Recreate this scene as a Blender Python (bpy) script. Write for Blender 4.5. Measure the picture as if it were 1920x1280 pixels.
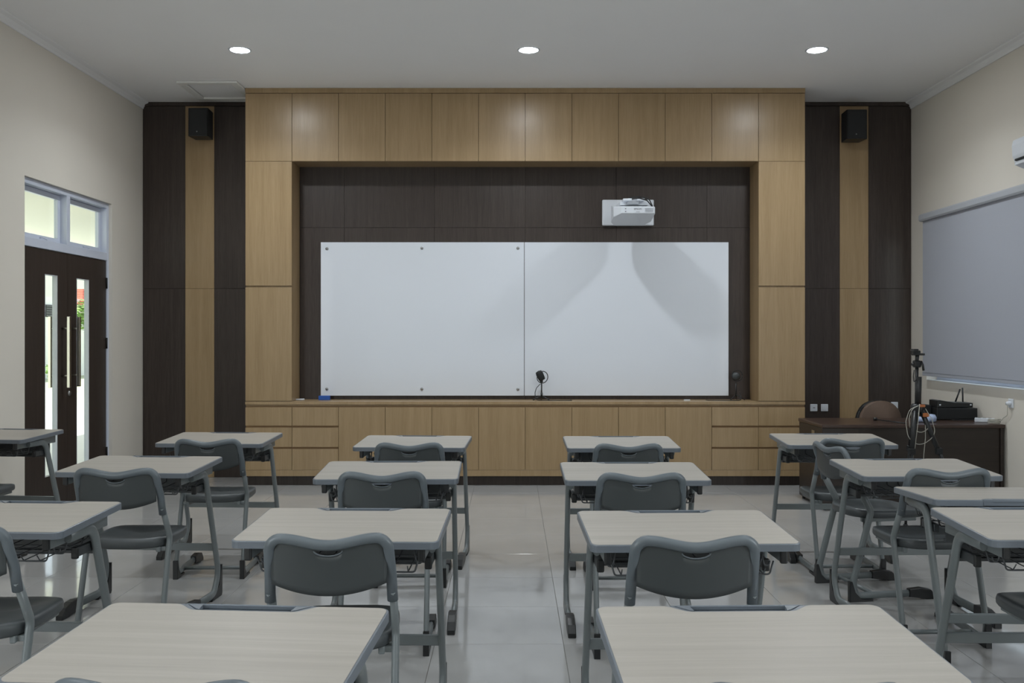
import bpy, bmesh, math, random
from mathutils import Vector, Matrix
random.seed(4)
PI = math.pi
F = 1750.0            # focal length in pixels of a 1920 px wide frame
CZ = 1.43             # lens height
sc = bpy.context.scene
for o in list(bpy.data.objects):
    bpy.data.objects.remove(o, do_unlink=True)
col = sc.collection

# ------------------------------------------------------------------ camera, sky, lights, exposure
cd = bpy.data.cameras.new('camera')
cam = bpy.data.objects.new('camera', cd); col.objects.link(cam)
cam.location = (0, 0, CZ); cam.rotation_euler = (PI/2, 0, 0)
cd.sensor_width = 36; cd.lens = 36*F/1920; cd.shift_y = -9/1920
cd.clip_start = 0.05; cd.clip_end = 200
sc.camera = cam
sc.view_settings.view_transform = 'Standard'
sc.view_settings.look = 'None'
sc.view_settings.exposure = -0.10
sc.view_settings.gamma = 1.0
sc.view_settings.use_curve_mapping = False

world = bpy.data.worlds.new('sky'); sc.world = world
world.use_nodes = True
wn = world.node_tree; wn.nodes.clear()
sky = wn.nodes.new('ShaderNodeTexSky'); sky.sky_type = 'NISHITA'
sky.sun_disc = False
sky.sun_elevation = math.radians(52); sky.sun_rotation = math.radians(250)
bg = wn.nodes.new('ShaderNodeBackground'); bg.inputs[1].default_value = 0.45
wo = wn.nodes.new('ShaderNodeOutputWorld')
hs = wn.nodes.new('ShaderNodeHueSaturation'); hs.inputs['Saturation'].default_value = .4
wn.links.new(sky.outputs[0], hs.inputs['Color']); wn.links.new(hs.outputs[0], bg.inputs[0]); wn.links.new(bg.outputs[0], wo.inputs[0])
sd = bpy.data.lights.new('sun', 'SUN'); sd.energy = 13.0; sd.angle = 0.01; sd.color = (1, .96, .88)
sun = bpy.data.objects.new('sun', sd); col.objects.link(sun)
sun.rotation_euler = Vector((.42, .12, -.9)).to_track_quat('-Z', 'Y').to_euler(); sun.location = (-10, 10, 14)

LAMP_W = 18.0          # each recessed downlight in the row before the board
LAMP_W_REAR = 9.0      # the rows further back are dimmed
# added area lamps, unseen, filling the room like daylight from behind the viewpoint
for nm_, loc_, rz_, e_ in (('fill_daylight_left', (-3.70, 0.0, 1.75), -90, 75.0), ('fill_daylight_right', (4.0, 1.2, 1.75), 90, 60.0)):
    wd = bpy.data.lights.new(nm_, 'AREA'); wd.shape = 'RECTANGLE'; wd.size = 2.6; wd.size_y = 1.4; wd.energy = e_; wd.color = (.90, .96, 1.0)
    wl = bpy.data.objects.new(nm_, wd); col.objects.link(wl); wl.location = loc_
    wl.rotation_euler = Vector((1 if rz_ < 0 else -1, 0, 0)).to_track_quat('-Z', 'Z').to_euler()
LAMP_COL = (0.88, 0.96, 1.0)
LAMP_SPREAD = math.radians(140)

# ------------------------------------------------------------------ helpers
def PX(px, py, s):
    return Vector(((px-960)/s, F/s, CZ-(py-631)/s))

def box(bm, x0, x1, y0, y1, z0, z1, bev=0, seg=1):
    vs = [bm.verts.new(v) for v in ((x0,y0,z0),(x1,y0,z0),(x1,y1,z0),(x0,y1,z0),(x0,y0,z1),(x1,y0,z1),(x1,y1,z1),(x0,y1,z1))]
    fs = [bm.faces.new([vs[i] for i in f]) for f in ((3,2,1,0),(4,5,6,7),(0,1,5,4),(1,2,6,5),(2,3,7,6),(3,0,4,7))]
    if bev > 0:
        es = list({e for f in fs for e in f.edges})
        bmesh.ops.bevel(bm, geom=es, offset=bev, segments=seg, affect='EDGES', profile=0.5)
    return bm

def obox(bm, c, size, rot=None, bev=0, seg=1):
    t = bmesh.new(); a, b, d = (v/2 for v in size)
    box(t, -a, a, -b, b, -d, d, bev, seg)
    M = Matrix.Translation(Vector(c)) @ (rot.to_4x4() if rot is not None else Matrix())
    bmesh.ops.transform(t, matrix=M, verts=t.verts)
    merge(bm, t); return bm

def merge(bm, t):
    me = bpy.data.meshes.new('tmp'); t.to_mesh(me); t.free(); bm.from_mesh(me); bpy.data.meshes.remove(me)

def fillet(pts, r, n=6):
    pts = [Vector(p) for p in pts]
    rs = r if isinstance(r, (list, tuple)) else [r]*len(pts)
    out = [pts[0]]
    for i in range(1, len(pts)-1):
        p, a, b = pts[i], pts[i-1]-pts[i], pts[i+1]-pts[i]
        la, lb = a.length, b.length
        a.normalize(); b.normalize()
        ang = a.angle(b)
        if ang > PI-0.02 or rs[i] <= 0:
            out.append(p); continue
        t = min(rs[i]/math.tan(ang/2), la*0.49, lb*0.49)
        p0, p1 = p+a*t, p+b*t
        for k in range(n+1):
            u = k/n
            out.append(p0*(1-u)**2 + p*2*u*(1-u) + p1*u*u)
    out.append(pts[-1])
    return out

def tube(bm, pts, r, seg=8, r2=None, up=(1,0,0), taper=None):
    """sweep an ellipse (r along 'up', r2 across) along pts"""
    pts = [Vector(p) for p in pts]; r2 = r if r2 is None else r2
    rings = []; U = Vector(up)
    for i, p in enumerate(pts):
        if i == 0: t = pts[1]-pts[0]
        elif i == len(pts)-1: t = pts[-1]-pts[-2]
        else: t = (pts[i+1]-p).normalized()+(p-pts[i-1]).normalized()
        t.normalize()
        a = U - t*U.dot(t)
        if a.length < 1e-3: a = Vector((0,0,1)) - t*t.z
        if a.length < 1e-3: a = Vector((0,1,0)) - t*t.y
        a.normalize(); b = t.cross(a); U = a
        k = taper[i] if taper else 1
        rings.append([bm.verts.new(p + a*(math.cos(2*PI*j/seg)*r*k) + b*(math.sin(2*PI*j/seg)*r2*k)) for j in range(seg)])
    for i in range(len(rings)-1):
        for j in range(seg):
            f = bm.faces.new((rings[i][j], rings[i][(j+1)%seg], rings[i+1][(j+1)%seg], rings[i+1][j])); f.smooth = True
    bm.faces.new(list(reversed(rings[0]))); bm.faces.new(rings[-1])
    return bm

def cyl(bm, p0, p1, r, seg=16):
    return tube(bm, [p0, p1], r, seg, up=(0.01, 0.3, 1))

def prism(bm, out, a, b, axis='z', bev=0):
    """outline list of 2-D points extruded from a to b along axis (x: (y,z), y: (x,z), z: (x,y))"""
    def v(p, t):
        return {'x': (t, p[0], p[1]), 'y': (p[0], t, p[1]), 'z': (p[0], p[1], t)}[axis]
    A = [bm.verts.new(v(p, a)) for p in out]; B = [bm.verts.new(v(p, b)) for p in out]
    n = len(out)
    fs = [bm.faces.new(A), bm.faces.new(list(reversed(B)))]
    sd_ = [bm.faces.new((A[i], B[i], B[(i+1)%n], A[(i+1)%n])) for i in range(n)]
    if bev > 0:
        es = list({e for f in fs for e in f.edges})
        bmesh.ops.bevel(bm, geom=es, offset=bev, segments=2, affect='EDGES', profile=0.5)
    return bm

def lathe(bm, prof, c=(0,0,0), seg=24, M=None):
    t = bmesh.new(); rings = []
    for r, z in prof:
        rings.append([t.verts.new((r*math.cos(2*PI*j/seg), r*math.sin(2*PI*j/seg), z)) for j in range(seg)] if r > 1e-6 else [t.verts.new((0,0,z))])
    for i in range(len(rings)-1):
        a, b = rings[i], rings[i+1]
        for j in range(seg):
            k = (j+1) % seg
            if len(a) == 1 and len(b) == 1: continue
            if len(a) == 1: f = t.faces.new((a[0], b[j], b[k]))
            elif len(b) == 1: f = t.faces.new((a[j], a[k], b[0]))
            else: f = t.faces.new((a[j], a[k], b[k], b[j]))
            f.smooth = True
    bmesh.ops.transform(t, matrix=Matrix.Translation(Vector(c)) @ (M if M else Matrix()), verts=t.verts)
    merge(bm, t); return bm

def empty(name, loc, rz=0.0):
    o = bpy.data.objects.new(name, None); col.objects.link(o)
    o.location = loc; o.rotation_euler = (0, 0, rz); o.empty_display_size = 0.1
    return o

def tag(o, label=None, cat=None, group=None, kind=None):
    if label: o['label'] = label
    if cat: o['category'] = cat
    if group: o['group'] = group
    if kind: o['kind'] = kind
    return o

def recalc(bm): bmesh.ops.recalc_face_normals(bm, faces=bm.faces)

def obj(name, bm, m, parent=None, org=None, smooth=False, kind=None, label=None):
    """one mesh object. org: world point that becomes the origin (the builder's coordinates are world then)"""
    recalc(bm)
    if org is not None:
        bmesh.ops.translate(bm, vec=-Vector(org), verts=bm.verts)
    me = bpy.data.meshes.new(name); bm.to_mesh(me); bm.free()
    for mm in (m if isinstance(m, (list, tuple)) else [m]): me.materials.append(mm)
    if smooth:
        for p in me.polygons: p.use_smooth = True
    o = bpy.data.objects.new(name, me); col.objects.link(o)
    if parent is not None: o.parent = parent
    if org is not None and parent is None: o.location = org
    if kind: o['kind'] = kind
    if label: o['label'] = label
    return o

def copy_tree(o, parent=None):
    c = o.copy(); col.objects.link(c); c.parent = parent
    for ch in [x for x in KIDS if x.parent == o]: copy_tree(ch, c)
    return c

# ------------------------------------------------------------------ materials
def mat(name, rgb, rough=0.5, metal=0.0, spec=0.5, noise=0.0, nscale=20, bump=0.0, bscale=200, coat=0.0, emit=None, es=0.0):
    m = bpy.data.materials.new(name); m.use_nodes = True
    nt = m.node_tree; b = nt.nodes['Principled BSDF']
    b.inputs['Base Color'].default_value = (*rgb, 1); b.inputs['Roughness'].default_value = rough
    b.inputs['Metallic'].default_value = metal; b.inputs['Specular IOR Level'].default_value = spec
    b.inputs['Coat Weight'].default_value = coat; b.inputs['Coat Roughness'].default_value = 0.05
    tc = nt.nodes.new('ShaderNodeTexCoord')
    if noise > 0:
        n = nt.nodes.new('ShaderNodeTexNoise'); n.inputs['Scale'].default_value = nscale; n.inputs['Detail'].default_value = 4
        nt.links.new(tc.outputs['Object'], n.inputs['Vector'])
        mr = nt.nodes.new('ShaderNodeMapRange'); mr.inputs[3].default_value = 1-noise; mr.inputs[4].default_value = 1+noise
        nt.links.new(n.outputs['Fac'], mr.inputs[0])
        mx = nt.nodes.new('ShaderNodeVectorMath'); mx.operation = 'SCALE'; mx.inputs[0].default_value = rgb
        nt.links.new(mr.outputs[0], mx.inputs['Scale']); nt.links.new(mx.outputs[0], b.inputs['Base Color'])
    if bump > 0:
        n2 = nt.nodes.new('ShaderNodeTexNoise'); n2.inputs['Scale'].default_value = bscale; n2.inputs['Detail'].default_value = 3
        nt.links.new(tc.outputs['Object'], n2.inputs['Vector'])
        bp = nt.nodes.new('ShaderNodeBump'); bp.inputs['Strength'].default_value = bump; bp.inputs['Distance'].default_value = 0.002
        nt.links.new(n2.outputs['Fac'], bp.inputs['Height']); nt.links.new(bp.outputs[0], b.inputs['Normal'])
    if emit:
        b.inputs['Emission Color'].default_value = (*emit, 1); b.inputs['Emission Strength'].default_value = es
    return m

def grain(name, c0, c1, rough, stretch, scale, fine=0.35, spec=0.5, bump=0.02, coord='Object', seedmul=7.0, ring=0.5):
    """wood laminate: bands stretched along one axis, shifted per object"""
    m = bpy.data.materials.new(name); m.use_nodes = True
    nt = m.node_tree; b = nt.nodes['Principled BSDF']; L = nt.links.new
    tc = nt.nodes.new('ShaderNodeTexCoord'); oi = nt.nodes.new('ShaderNodeObjectInfo')
    cx = nt.nodes.new('ShaderNodeCombineXYZ')
    mu = nt.nodes.new('ShaderNodeMath'); mu.operation = 'MULTIPLY'; mu.inputs[1].default_value = seedmul
    L(oi.outputs['Random'], mu.inputs[0])
    for i in range(3): L(mu.outputs[0], cx.inputs[i])
    ad = nt.nodes.new('ShaderNodeVectorMath'); ad.operation = 'ADD'
    L(tc.outputs[coord], ad.inputs[0]); L(cx.outputs[0], ad.inputs[1])
    mp = nt.nodes.new('ShaderNodeMapping'); mp.inputs['Scale'].default_value = stretch
    L(ad.outputs[0], mp.inputs[0])
    n1 = nt.nodes.new('ShaderNodeTexNoise'); n1.inputs['Scale'].default_value = scale; n1.inputs['Detail'].default_value = 5; n1.inputs['Roughness'].default_value = 0.6; n1.inputs['Distortion'].default_value = ring
    n2 = nt.nodes.new('ShaderNodeTexNoise'); n2.inputs['Scale'].default_value = scale*7; n2.inputs['Detail'].default_value = 4; n2.inputs['Roughness'].default_value = 0.7
    L(mp.outputs[0], n1.inputs['Vector']); L(mp.outputs[0], n2.inputs['Vector'])
    mx = nt.nodes.new('ShaderNodeMix'); mx.data_type = 'FLOAT'; mx.inputs[0].default_value = fine
    L(n1.outputs['Fac'], mx.inputs[2]); L(n2.outputs['Fac'], mx.inputs[3])
    cr = nt.nodes.new('ShaderNodeValToRGB')
    cr.color_ramp.elements[0].position = 0.36; cr.color_ramp.elements[0].color = (*c0, 1)
    cr.color_ramp.elements[1].position = 0.64; cr.color_ramp.elements[1].color = (*c1, 1)
    L(mx.outputs[0], cr.inputs[0]); L(cr.outputs[0], b.inputs['Base Color'])
    bp = nt.nodes.new('ShaderNodeBump'); bp.inputs['Strength'].default_value = bump; bp.inputs['Distance'].default_value = 0.001
    L(n2.outputs['Fac'], bp.inputs['Height']); L(bp.outputs[0], b.inputs['Normal'])
    b.inputs['Roughness'].default_value = rough; b.inputs['Specular IOR Level'].default_value = spec
    return m

M = {}
M['wall'] = mat('cream_wall_paint', (.68, .638, .572), .85, noise=.02, nscale=3, bump=.15, bscale=350)
M['ceiling'] = mat('white_ceiling_paint', (.87, .87, .88), .9, noise=.015, nscale=2)
M['cornice'] = mat('white_cornice_paint', (.78, .78, .79), .85)
M['oak'] = grain('oak_laminate', (.285, .194, .100), (.37, .260, .145), .31, (1, 1, .045), 14, fine=.45, spec=.45)
M['dark'] = grain('dark_brown_laminate', (.029, .0205, .017), (.058, .044, .038), .38, (1, 1, .03), 26, fine=.6, spec=.4)
M['darkdoor'] = grain('dark_door_laminate', (.028, .020, .017), (.05, .038, .033), .4, (1, 1, .03), 30, fine=.6, spec=.3)
M['groove'] = mat('brown_groove', (.30, .19, .10), .8)
M['seam'] = mat('dark_backing', (.012, .010, .009), .9)
M['maple'] = grain('pale_desktop_laminate', (.335, .308, .272), (.392, .362, .325), .42, (.035, 1, 1), 20, fine=.3, spec=.4, bump=.01, ring=1.2)
M['trim'] = mat('grey_plastic_edge', (.135, .155, .18), .33, noise=.03, nscale=40, bump=.06, bscale=700)
M['shell'] = mat('grey_chair_plastic', (.046, .053, .055), .42, noise=.04, nscale=30, bump=.1, bscale=900)
M['seat'] = mat('grey_seat_plastic', (.060, .068, .072), .40, noise=.04, nscale=30, bump=.1, bscale=900)
M['rim'] = mat('grey_chair_rim_plastic', (.110, .130, .145), .34, noise=.03, nscale=30, bump=.05, bscale=900)
M['tube'] = mat('grey_painted_steel', (.155, .175, .18), .33, noise=.03, nscale=50)
M['wire'] = mat('dark_wire', (.06, .065, .07), .4)
M['plate'] = mat('dark_grey_sheet', (.045, .05, .053), .45)
M['black'] = mat('black_plastic', (.012, .013, .014), .4, noise=.1, nscale=60)
M['blackmatte'] = mat('black_matt', (.010, .011, .012), .7)
M['board'] = mat('white_glass_board', (.70, .735, .80), .30, spec=.35, coat=.15)
M['steel'] = mat('brushed_steel', (.62, .60, .52), .28, metal=1)
M['chrome'] = mat('dull_chrome', (.35, .35, .35), .3, metal=1)
M['white'] = mat('white_plastic', (.66, .69, .74), .35)
M['frame'] = mat('white_window_frame', (.56, .60, .70), .4)
M['greyprint'] = mat('grey_print', (.16, .17, .2), .6)
M['blind'] = mat('blue_grey_blind_fabric', (.43, .45, .51), .8, noise=.05, nscale=120, bump=.3, bscale=600)
M['blindbar'] = mat('blind_aluminium', (.42, .44, .48), .45)
M['blue'] = mat('blue_felt', (.02, .09, .38), .7)
M['brown'] = mat('brown_upholstery', (.105, .066, .045), .6, noise=.15, nscale=40, bump=.2, bscale=300)
M['desk'] = grain('dark_teacher_desk_wood', (.016, .011, .009), (.032, .022, .017), .35, (.05, 1, 1), 22, fine=.5)
M['desktop'] = grain('brown_teacher_desk_top', (.034, .019, .014), (.062, .036, .026), .3, (.05, 1, 1), 22, fine=.5)
M['orange'] = mat('orange_tape', (.45, .15, .05), .6)
M['cable'] = mat('pale_cable', (.42, .41, .36), .5)
M['bluewhite'] = mat('blue_white_cloth', (.38, .45, .62), .8, noise=.15, nscale=30)
M['sillwhite'] = mat('white_sill', (.75, .75, .73), .5)
M['ext_wall'] = mat('white_outside_wall', (.8, .8, .78), .9)
M['ext_ceiling'] = mat('cream_corridor_ceiling', (.86, .86, .78), .9)
M['lawn'] = mat('pale_lawn', (.46, .50, .34), .95, noise=.35, nscale=3)
M['paving'] = mat('outside_paving', (.55, .55, .53), .7, noise=.06, nscale=2)
M['roof'] = mat('red_roof_tiles', (.50, .17, .12), .8, noise=.2, nscale=6)
M['leaf'] = mat('leaf_green', (.22, .36, .10), .7, noise=.4, nscale=5)
M['trunk'] = mat('tree_bark', (.30, .20, .12), .9, noise=.3, nscale=8)
M['lampglow'] = mat('lamp_glow', (1, 1, 1), .5, emit=(.95, .98, 1), es=230)
M['lampglow_dim'] = mat('lamp_glow_dim', (1, 1, 1), .5, emit=(.95, .98, 1), es=40)

m = bpy.data.materials.new('clear_glass'); m.use_nodes = True
nt = m.node_tree; nt.nodes.clear()
tr = nt.nodes.new('ShaderNodeBsdfTransparent'); tr.inputs[0].default_value = (.95, .98, .96, 1)
gl = nt.nodes.new('ShaderNodeBsdfGlossy'); gl.inputs['Roughness'].default_value = 0.01
mx = nt.nodes.new('ShaderNodeMixShader'); ou = nt.nodes.new('ShaderNodeOutputMaterial')
mx.inputs[0].default_value = .06; nt.links.new(tr.outputs[0], mx.inputs[1]); nt.links.new(gl.outputs[0], mx.inputs[2]); nt.links.new(mx.outputs[0], ou.inputs[0])
M['glass'] = m

m = M['blind']; nt = m.node_tree; pb = nt.nodes['Principled BSDF']
tl = nt.nodes.new('ShaderNodeBsdfTranslucent'); tl.inputs[0].default_value = (.45, .48, .58, 1)
mx = nt.nodes.new('ShaderNodeMixShader'); mx.inputs[0].default_value = .10
nt.links.new(pb.outputs[0], mx.inputs[1]); nt.links.new(tl.outputs[0], mx.inputs[2]); nt.links.new(mx.outputs[0], nt.nodes['Material Output'].inputs[0])
# glossy porcelain floor tile
m = bpy.data.materials.new('polished_floor_tile'); m.use_nodes = True
nt = m.node_tree; b = nt.nodes['Principled BSDF']; L = nt.links.new
tc = nt.nodes.new('ShaderNodeTexCoord'); gm = nt.nodes.new('ShaderNodeNewGeometry')
n = nt.nodes.new('ShaderNodeTexNoise'); n.inputs['Scale'].default_value = 1.6; n.inputs['Detail'].default_value = 6
L(gm.outputs['Position'], n.inputs['Vector'])
cr = nt.nodes.new('ShaderNodeValToRGB'); cr.color_ramp.elements[0].position = .3; cr.color_ramp.elements[1].position = .7
cr.color_ramp.elements[0].color = (.35, .345, .34, 1); cr.color_ramp.elements[1].color = (.40, .395, .388, 1)
L(n.outputs['Fac'], cr.inputs[0]); L(cr.outputs[0], b.inputs['Base Color'])
n2 = nt.nodes.new('ShaderNodeTexNoise'); n2.inputs['Scale'].default_value = 2.5
L(gm.outputs['Position'], n2.inputs['Vector'])
mr = nt.nodes.new('ShaderNodeMapRange'); mr.inputs[3].default_value = .05; mr.inputs[4].default_value = .11
L(n2.outputs['Fac'], mr.inputs[0]); L(mr.outputs[0], b.inputs['Roughness'])
b.inputs['Specular IOR Level'].default_value = .5; b.inputs['IOR'].default_value = 1.55
M['tile'] = m
M['grout'] = mat('grey_grout', (.22, .21, .20), .9)

# ------------------------------------------------------------------ room shell
XL, XR = -3.76, 4.065
YF = F/184.0           # front wall, 9.51
YB = -2.2
ZC = 3.814
# floor with its tiles
bm = bmesh.new(); box(bm, XL-.2, XR+.2, YB, YF+.2, -.12, -.006)
floor = obj('floor', bm, M['grout'], org=(0, 5, 0)); tag(floor, kind='structure')
TS = 0.6; gap = 0.0022
x0s = .24-TS*7; y0s = F/354-TS*3
cache = {}
yy = y0s-TS*10
while yy < YF:
    xx = x0s
    while xx < XR:
        a, bb = max(xx, XL), min(xx+TS, XR); c, d = max(yy, YB), min(yy+TS, YF)
        if bb-a > .02 and d-c > .02:
            if yy > 2.5:
                key = (round(bb-a, 4), round(d-c, 4))
                cx_, cy_ = (a+bb)/2, (c+d)/2
                if key not in cache:
                    t = bmesh.new(); box(t, -(bb-a)/2+gap/2, (bb-a)/2-gap/2, -(d-c)/2+gap/2, (d-c)/2-gap/2, -.008, 0, .0008)
                    recalc(t)
                    me = bpy.data.meshes.new('tile'); t.to_mesh(me); t.free(); me.materials.append(M['tile']); cache[key] = me
                o = bpy.data.objects.new('tile', cache[key]); col.objects.link(o); o.parent = floor; o.location = (cx_, cy_-5, 0)
        xx += TS
    yy += TS
# the same tiles go on behind the camera, out of sight, as one surface
ysplit = y0s-TS*10
while ysplit <= 2.5: ysplit += TS
bm = bmesh.new(); box(bm, XL, XR, YB, ysplit-gap/2, -.008, 0)
o = obj('tile', bm, M['tile'], parent=floor); o.location = (0, -5, 0); o['kind'] = 'stuff'

bm = bmesh.new(); box(bm, XL-.2, XR+.2, YB-.2, YF+.2, ZC, ZC+.1)
tag(obj('ceiling', bm, M['ceiling'], org=(0, 4, ZC)), kind='structure')
# left wall with the door opening and an added rear opening for fill light
DY0, DY1, DZ = F/243, F/199.5, 2.675
bm = bmesh.new()
box(bm, XL-.14, XL, YB, -1.3, 0, ZC); box(bm, XL-.14, XL, 1.3, DY0, 0, ZC); box(bm, XL-.14, XL, -1.3, 1.3, 0, 1.0); box(bm, XL-.14, XL, -1.3, 1.3, 2.5, ZC); box(bm, XL-.14, XL, DY1, YF+.14, 0, ZC); box(bm, XL-.14, XL, DY0, DY1, DZ, ZC)
tag(obj('wall_left', bm, M['wall'], org=(XL, 4, 0)), kind='structure')
# right wall: window opening behind the blind, plus an added unseen rear one
WY0, WY1, WZ0, WZ1 = 4.2, F/191.2, 1.006, 2.50
bm = bmesh.new()
box(bm, XR, XR+.16, YB, -.1, 0, ZC); box(bm, XR, XR+.16, 2.5, WY0, 0, ZC); box(bm, XR, XR+.16, -.1, 2.5, 0, 1.0); box(bm, XR, XR+.16, -.1, 2.5, 2.5, ZC); box(bm, XR, XR+.16, WY1, YF+.14, 0, ZC)
box(bm, XR, XR+.16, WY0, WY1, WZ1, ZC); box(bm, XR, XR+.16, WY0, WY1, 0, WZ0)
tag(obj('wall_right', bm, M['wall'], org=(XR, 4, 0)), kind='structure')
bm = bmesh.new(); box(bm, XL-.14, XR+.16, YB-.14, YB, 0, ZC)
tag(obj('wall_back', bm, M['wall'], org=(0, YB, 0)), kind='structure')
# cornices
for nm, x, s in (('trim_1', XL, 1), ('trim_2', XR, -1)):
    bm = bmesh.new()
    prof = [(x, ZC), (x, ZC-.068), (x+s*.012, ZC-.068), (x+s*.016, ZC-.05), (x+s*.035, ZC-.026), (x+s*.062, ZC-.014), (x+s*.068, ZC-.006), (x+s*.068, ZC)]
    prism(bm, prof, YB, YF, 'y')
    tag(obj(nm, bm, M['cornice'], org=(x, 4, ZC-.05)), kind='structure')
# front wall and its laminate panels
bm = bmesh.new(); box(bm, XL-.14, XR+.16, YF+.004, YF+.14, 0, ZC)
wf = obj('wall_front', bm, M['seam'], org=(0, YF, 0)); tag(wf, kind='structure')
def wpanel(name, x0, x1, z0, z1, mt, t=.014, y=YF, par=wf):
    bm = bmesh.new(); box(bm, x0+.001, x1-.001, y-t, y+.003, z0+.001, z1-.001, .0012)
    return obj(name, bm, mt, parent=par, org=(0, YF, 0))
zs = CZ+90/184
zt = CZ+(631-199.5)/184
for x0, x1, k in ((XL+.004, -3.325, 'dark'), (-3.325, -3.03, 'oak'), (-3.03, -2.58, 'dark'),
                  (2.9, 3.335, 'dark'), (3.335, 3.628, 'oak'), (3.628, XR-.004, 'dark')):
    wpanel('panel', x0, x1, .0, zs, M[k]); wpanel('panel', x0, x1, zs, zt, M[k])
for x0, x1 in ((XL+.004, -2.58), (2.9, XR-.004)):
    wpanel('top_strip', x0, x1, zt, ZC, M['dark'], t=.03)
# dark back of the board recess
SB = 188.5; YR = F/SB
FX0, FW = .1265-2.685, 5.37/12       # left end of the oak frame, width of one bay
SF = 195.5; YP = F/SF
zo = CZ+(631-302)/SF                  # underside of the upper cupboards
zcnt = .808
xs = [FX0+FW+.001, PX(646, 0, SB).x, PX(815, 0, SB).x, PX(985, 0, SB).x, PX(1155, 0, SB).x, PX(1325, 0, SB).x, FX0+11*FW-.001]
zm = CZ+(631-427)/SB
bm = bmesh.new(); box(bm, xs[0], xs[-1], YR+.004, YF-.02, .6, zo+.08)
obj('backing', bm, M['seam'], parent=wf, org=(0, YF, 0))
for i in range(6):
    for z0, z1 in ((zcnt-.03, zm), (zm, zo+.05)):
        bm = bmesh.new(); box(bm, xs[i]+.0008, xs[i+1]-.0008, YR-.012, YR+.006, z0+.0008, z1-.0008, .001)
        obj('panel', bm, M['dark'], parent=wf, org=(0, YF, 0))
# plinth and kickboard
bm = bmesh.new(); box(bm, FX0+.01, FX0+12*FW-.01, F/194.2, F/194.2+.02, 0, .12)
tag(obj('baseboard_front', bm, M['dark'], org=(.13, F/194.2, 0)), kind='structure')
bm = bmesh.new(); box(bm, FX0, FX0+12*FW, YP, YP+.3, .0925, .1495, .001)
tag(obj('trim_3', bm, M['oak'], org=(.13, YP, .09)), kind='structure')
bm = bmesh.new(); box(bm, FX0, FX0+12*FW, YP-.004, YP+.5, 3.766, ZC-.001, .001)
tag(obj('trim_4', bm, M['oak'], org=(.13, YP, 3.77)), kind='structure')

# ------------------------------------------------------------------ fitted cabinets
ORD = ['first', 'second', 'third', 'fourth', 'fifth', 'sixth', 'seventh', 'eighth', 'ninth', 'tenth', 'eleventh', 'twelfth']
G = .0036
def front_panel(name, x0, x1, z0, z1, root, org, y=YP):
    bm = bmesh.new(); box(bm, x0+G/2, x1-G/2, y, y+.018, z0, z1, .001)
    return obj(name, bm, M['oak'], parent=root, org=org)
for i in range(12):
    x0, x1 = FX0+i*FW, FX0+(i+1)*FW
    # overhead cupboard
    org = ((x0+x1)/2, YP+.2, zo)
    r = empty('overhead_cabinet', org)
    pos = ORD[i]+' from the left' if i < 6 else (ORD[11-i]+' from the right')
    if i in (0, 11): pos = ('leftmost' if i == 0 else 'rightmost')+', above the side column'
    tag(r, 'oak overhead cupboard door under the ceiling, '+pos, 'cabinet', 'overhead cupboards along the top of the oak frame')
    bm = bmesh.new(); yb = YR-.013 if 0 < i < 11 else YF-.016
    box(bm, x0+.0005, x1-.0005, YP+.0195, yb, zo+.001, 3.7655)
    obj('body', bm, M['oak'], parent=r, org=org)
    front_panel('door', x0, x1, zo, 3.7625, r, org)
    # base unit
    org = ((x0+x1)/2, YP+.2, .15)
    r = empty('base_cabinet', org)
    bm = bmesh.new(); box(bm, x0+.0005, x1-.0005, YP+.0195, YR-.013, .1505, .762)
    obj('body', bm, M['groove'], parent=r, org=org)
    if i in (0, 1, 10, 11):
        side = 'left' if i < 2 else 'right'
        tag(r, 'oak base unit of three stacked drawers, '+('outermost' if i in (0, 11) else 'inner one')+' at the '+side+' end', 'cabinet', 'drawer units under the counter')
        dz = [(.152, .352), (.372, .557), (.577, .752)]
        for z0, z1 in dz: front_panel('drawer', x0, x1, z0, z1, r, org)
    else:
        k = i-1
        pos = ORD[k-1]+' door from the left drawers' if k <= 4 else ORD[8-k]+' door from the right drawers'
        tag(r, 'oak base cabinet with one tall plain door, '+pos, 'cabinet', 'door units under the counter')
        front_panel('door', x0, x1, .152, .752, r, org)
    # side columns
    if i in (0, 11):
        org = ((x0+x1)/2, YP+.2, zcnt)
        r = empty('tall_cabinet', org)
        tag(r, 'tall oak side cupboard with two long doors at the '+('left' if i == 0 else 'right')+' of the whiteboard', 'cabinet', 'tall side cupboards beside the board')
        bm = bmesh.new(); box(bm, x0+.0005, x1-.0005, YP+.0195, YF-.016, zcnt+.001, zo-.001)
        obj('body', bm, M['oak'], parent=r, org=org)
        zj = CZ+(631-537)/SF
        front_panel('door', x0, x1, zcnt+.006, zj-.008, r, org)
        front_panel('door', x0, x1, zj+.008, zo-.003, r, org)
# continuous worktop (with a shelf into the recess)
bm = bmesh.new()
box(bm, FX0, FX0+12*FW, YP-.002, YP+.018, .779, zcnt, .001)
box(bm, FX0, FX0+12*FW, YP+.0185, YR-.013, .7635, zcnt)
ct = obj('worktop', bm, M['oak'], org=(.13, YP+.15, .78))
tag(ct, 'long oak worktop ledge running below the whiteboards', 'worktop')

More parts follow.
